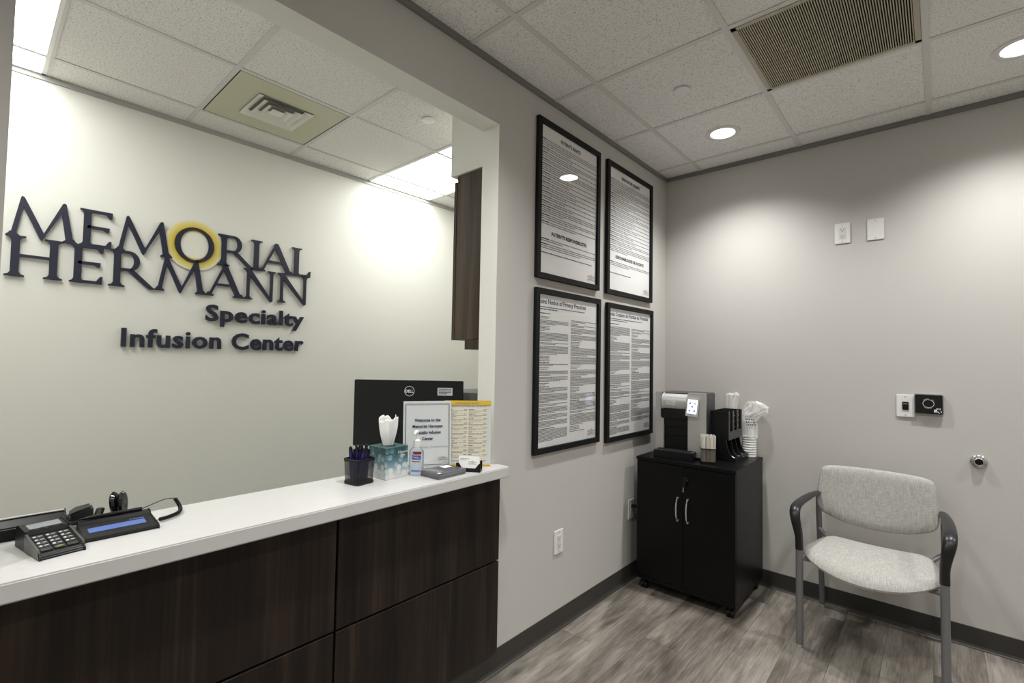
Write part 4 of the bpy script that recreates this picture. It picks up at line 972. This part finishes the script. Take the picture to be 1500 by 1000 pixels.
# card holder with cards
kh = empty('card_holder', (.026, -1.990, ZC + .0003), math.atan2(.059, .091)); tag(kh, 'black plastic business card holder on counter', 'card holder')
MB().box(-.052, .052, -.015, .024, 0, .010).obj('base', blackp, kh, bevel=.001, seg=1)
MB().prism([(-.052, .008), (.052, .008), (.052, .036), (.046, .036), (.030, .016), (-.028, .016), (-.040, .036), (-.052, .036)], 0, .003).xf(WALL_B).obj('front_lip', blackp, kh, loc=(0, -.012, 0))
MB().box(-.052, .052, .020, .024, .008, .042).obj('rear_wall', blackp, kh)
Mk = Matrix.Translation((.026, -1.990, ZC)) @ Matrix.Rotation(math.atan2(.059, .091), 4, 'Z'); cm_ = None
for k in range(8):
    if cm_ is None: ob = MB().box(-.0445, .0445, -.00045, .00045, 0, .050).obj('business_card', paper); cm_ = ob.data
    else: ob = bpy.data.objects.new('business_card', cm_); COL.objects.link(ob)
    ob.location = Mk @ Vector((0, -.0095 + k * .0022, .0115)); ob.rotation_euler = (R(-12), 0, math.atan2(.059, .091))
    if k: tag(ob, 'white business card behind the front card in holder', 'business card', 'cards in the holder')
    else:
        tag(ob, 'front white business card with printed logo in holder', 'business card', 'cards in the holder')
        b = MB(); logo(b, (gq := MB()), .034, .018, .014, .0006); text_lines(b, -.038, .0, .040, 2, .005, .0022, .0006, .7, .004, .012, .0015); b.xf(WALL_B).obj('text_print', ink, ob); gq.xf(WALL_B).obj('logo_ring_print', gold, ob)

# monitor behind the counter, back towards the waiting room
mn = empty('monitor', (-.462, -1.945, .73), math.atan2(rt.y, rt.x)); tag(mn, 'black computer monitor seen from behind at the reception desk', 'monitor')
# local x to the camera's right, -y towards the camera
MB().box(-.269, .269, -.012, .012, .235, .560).obj('display_back', mat('monitor_black', (.012, .012, .013), .45, spec=.3), mn, bevel=.003)
MB().box(-.13, .13, -.030, -.012, .245, .33).obj('rear_bulge', MATS['monitor_black'], mn, bevel=.012, seg=3)
MB().box(-.263, .263, .012, .0135, .25, .554).obj('screen', mat('dark_glass', (.01, .01, .012), .1), mn)
MB().prism(rrect(-.03, .03, -.008, .008, .006), .008, .36).obj('stand_neck', MATS['monitor_black'], mn, loc=(0, -.045, 0))
MB().prism(rrect(-.12, .12, -.10, .08, .02), 0, .008).obj('stand_base', MATS['monitor_black'], mn, bevel=.002)
b = MB(); arc(b, .0225, .0225, .0022, 0, 360, 36, 0); put_text(b, 'DELL', 0, -.0065, 0, .0185, align='CENTER', width=.039, offset=.0005); b.xf(WALL_B).obj('maker_print', white, mn, loc=(.004, -.0125, .507))
st_ = MB().prism(rrect(-.037, .037, -.019, .019, .003), 0, .0006).xf(WALL_B).obj('asset_sticker', mat('sticker_grey', (.55, .55, .53), .5), mn, loc=(.18, -.0122, .507))
b = MB(); text_lines(b, -.030, .030, .010, 4, .0075, .0038, .0008, .6, .004, .012, .002); b.xf(WALL_B).obj('sticker_print', inkd, st_)
# second dark screen further along the desk
m2 = empty('office_machine', (-.345, -1.585, .73), R(0)); tag(m2, 'dark grey office device partly hidden behind monitor and jamb', 'office machine')
MB().box(-.16, .20, -.15, .25, 0, .50).obj('housing', mat('device_grey', (.11, .11, .105), .5), m2, bevel=.008)
MB().box(-.14, .18, -.16, -.15, .05, .12).obj('tray_front', MATS['device_grey'], m2, bevel=.004)
MB().box(-.14, .18, -.156, -.15, .22, .36).obj('cover', MATS['device_grey'], m2, bevel=.004)
s2 = empty('desk', (-.30, -.92, 0)); tag(s2, 'low desk unit carrying the dark office device', 'desk')
MB().box(-.22, .188, -.53, .6, .70, .7295).obj('desk_top', MATS['grey_laminate'], s2, bevel=.003)
for sx in (-.2, .165):
    for sy in (-.50, .57): MB().box(sx - .02, sx + .02, sy - .02, sy + .02, 0, .70).obj('leg', steel, s2)

# payment terminal
pt = empty('payment_terminal', (-.094, -3.252, ZC), R(63.0)); tag(pt, 'black card payment terminal with keypad on white counter', 'payment terminal')
# local: +y is away from the customer edge (towards -x world), x along the terminal's width
pt.rotation_euler = (0, 0, R(101))
hw = .041
sidep = [(-.080, 0), (.080, 0), (.080, .042), (.070, .050), (.022, .043), (.018, .034), (-.074, .012), (-.080, .006)]
def side_ext(pts, x0, x1): return MB().add([(x0, y, z) for y, z in pts] + [(x1, y, z) for y, z in pts], [tuple(range(len(pts))), tuple(range(len(pts), 2 * len(pts)))[::-1]] + [(i, (i + 1) % len(pts), (i + 1) % len(pts) + len(pts), i + len(pts)) for i in range(len(pts))])
side_ext(sidep, -hw, hw).obj('housing', mat('terminal_black', (.010, .010, .011), .35, spec=.3), pt, bevel=.0025)
for s in (-1, 1): side_ext([(-.078, .004), (.016, .004), (.016, .040), (-.070, .020)], s * hw - (.004 if s > 0 else 0.001), s * hw + (.001 if s > 0 else .004)).obj('side_grip', mat('grip_grey', (.07, .07, .067), .3), pt, bevel=.001, seg=1)
nrmt = math.atan2(.007, .048); M1 = Matrix.Translation((0, .046, .0468)) @ Matrix.Rotation(nrmt, 4, 'X')
MB().prism(rrect(-.030, .030, -.014, .015, .003), 0, .0012).xf(M1).obj('display', mat('lcd_grey', (.30, .31, .33), .25), pt)
a2 = math.atan2(.022, .092); M2 = Matrix.Translation((0, -.028, .0232)) @ Matrix.Rotation(a2, 4, 'X')
keyme = None
for i in range(3):
    for j in range(5):
        if keyme is None: o = MB().prism(rrect(-.0105, .0105, -.0062, .0062, .002), 0, .003).obj('key', mat('key_black', (.02, .02, .02), .4), pt, bevel=.0007, seg=1); keyme = o.data
        else: o = bpy.data.objects.new('key', keyme); COL.objects.link(o); o.parent = pt
        o.matrix_local = M2 @ Matrix.Translation(((i - 1) * .0235, (j - 2) * .0155, .0))
b = MB()
for i in range(3):
    for j in range(1, 5): b.box((i - 1) * .0235 - .008, (i - 1) * .0235 - .003, (j - 2) * .0155 - .002, (j - 2) * .0155 + .003, .0031, .0033); b.box((i - 1) * .0235 + .001, (i - 1) * .0235 + .008, (j - 2) * .0155 - .0005, (j - 2) * .0155 + .0015, .0031, .0033)
b.xf(M2).obj('key_print', mat('key_white', (.62, .62, .62), .5), pt)
b = MB(); b.box(-.006, .006, -.0325, -.0292, .0031, .0033); b.xf(M2).obj('key_print', mat('key_green', (.25, .30, .05), .5), pt)
b = MB()
for k in range(4): b.prism(rrect(-.027 + k * .018 - .005, -.027 + k * .018 + .005, .0245, .0285, .001), .0425, .0445)
b.obj('soft_key', blackp, pt)
# signature pad
sp_ = empty('signature_pad', (-.135, -3.128, ZC), R(90)); tag(sp_, 'black signature pad with blue screen and tethered pen tray', 'signature pad')
side_ext([(-.062, 0), (.062, 0), (.062, .026), (.040, .026), (.034, .018), (-.058, .010), (-.062, .007)], -.066, .088).obj('housing', mat('pad_black', (.010, .010, .011), .45, spec=.3), sp_, bevel=.002)
ap = math.atan2(.008, .092); M3 = Matrix.Translation((0, -.010, .0142)) @ Matrix.Rotation(ap, 4, 'X')
MB().prism(rrect(-.052, .066, -.018, .014, .002), .0004, .0012).xf(M3).obj('screen', mat('blue_lcd', (.07, .12, .32), .3, emit=(.20, .30, .75), es=.14), sp_)
b = MB(); put_text(b, 'TOPAZ', .068, .022, .0008, .010, align='RIGHT', width=.032); b.xf(M3).obj('maker_print', mat('print_blue', (.25, .35, .75), .5), sp_)
sty = MB().tube([(-.063, .052, .0315), (-.05, .052, .0315), (-.04, .052, .0315), (.07, .052, .0315)], [.0012, .003, .005, .0052], 12).obj('stylus', blackp, smooth=True); sty.location = sp_.location; sty.rotation_euler = (0, 0, R(90)); tag(sty, 'black stylus pen lying in the tray of the signature pad', 'stylus')
# coiled tether: from the stylus end round to the pad's side
path = bez([(.07, .052, .031), (.10, .066, .036), (.13, .072, .042), (.158, .088, .036)], 8); wire = MB().tube(path, .0012, 6).obj('tether_wire', blackp, sp_, smooth=True)
cp_ = bez([(.158, .088, .034), (.166, .075, .016), (.163, .050, .009), (.148, .020, .0085), (.120, -.002, .0085), (.100, -.008, .0085)], 10)
coil = []; tot = len(cp_)
for i, p in enumerate(cp_):
    t = (cp_[min(i + 1, tot - 1)] - cp_[max(i - 1, 0)]).normalized(); a_ = t.cross(Vector((0, 0, 1))).normalized(); b_ = t.cross(a_)
    for k in range(6):
        th = 2 * math.pi * k / 6; q = p.lerp(cp_[min(i + 1, tot - 1)], k / 6); coil.append(q + a_ * .0042 * math.cos(th) + b_ * .0042 * math.sin(th))
MB().tube(coil, .0016, 5).obj('coil_cord', blackp, sp_, smooth=True)
MB().tube([(.100, -.008, .008), (.088, -.012, .008)], .0012, 6).obj('cord_end', blackp, sp_)
# desk phone behind the terminal: sloping body with handset cradle
dp_ = empty('desk_phone', (-.236, -3.303, ZC + .0005), R(90)); tag(dp_, 'black desk phone with silver edge behind the payment terminal', 'telephone')
side_ext([(-.020, .0), (.020, 0), (.030, .040), (.022, .047), (-.012, .030)], -.26, .092).obj('body', mat('phone_black', (.008, .008, .009), .32, spec=.3), dp_, bevel=.003)
MB().box(-.26, .092, .017, .028, .0465, .0485).obj('silver_edge', silver, dp_)
hs2 = loft([[(.094, -.020, .012), (.094, .024, .012), (.094, .028, .036), (.094, -.012, .036)], [(.112, -.024, .010), (.112, .028, .010), (.112, .032, .048), (.112, -.014, .044)], [(.146, -.022, .014), (.146, .026, .014), (.146, .030, .054), (.146, -.010, .050)]])
hs2.obj('handset', MATS['phone_black'], dp_, bevel=.006, seg=2, smooth=True)
MB().tube(bez([(.080, -.010, .016), (.11, -.026, .018), (.146, -.024, .016), (.162, .0, .038)], 6), [(.010, .006)] * 19, 8).obj('handset_grip', MATS['phone_black'], dp_, smooth=True)
MB().tube(bez([(-.28, -.035, .012), (-.18, -.038, .012), (-.08, -.030, .010), (-.03, -.02, .012)], 6), .004, 8).obj('phone_cord', blackp, dp_, smooth=True)
# headset: two pads standing on the counter's back edge
hd2 = empty('headset', (-.246, -3.100, ZC), R(60)); tag(hd2, 'glossy black headset with two oval pads behind signature pad', 'headset')
gb = mat('gloss_black2', (.010, .010, .011), .16)
for s in (-1, 1):
    q = MB().lathe([(.001, -.007), (.020, -.006), (.0235, 0), (.020, .006), (.010, .0075), (.001, .005)], 22).xf(Matrix.Diagonal((1.0, 1.55, 1, 1))).xf(Matrix.Rotation(R(90), 4, 'X')).xf(Matrix.Rotation(R(90), 4, 'Z')).xf(Matrix.Rotation(R(s * 3 - 7), 4, 'Y')).xf(Matrix.Translation((s * .0085, 0, .041)))
    q.obj('ear_pad', gb, hd2, smooth=True)
MB().tube(bez([(-.012, 0, .010), (0, .004, .004), (.012, 0, .010)], 5), .0045, 8).obj('yoke', gb, hd2, smooth=True)
MB().lathe([(.001, 0), (.020, 0), (.018, .006), (.001, .008)], 18).obj('foot', gb, hd2, smooth=True)
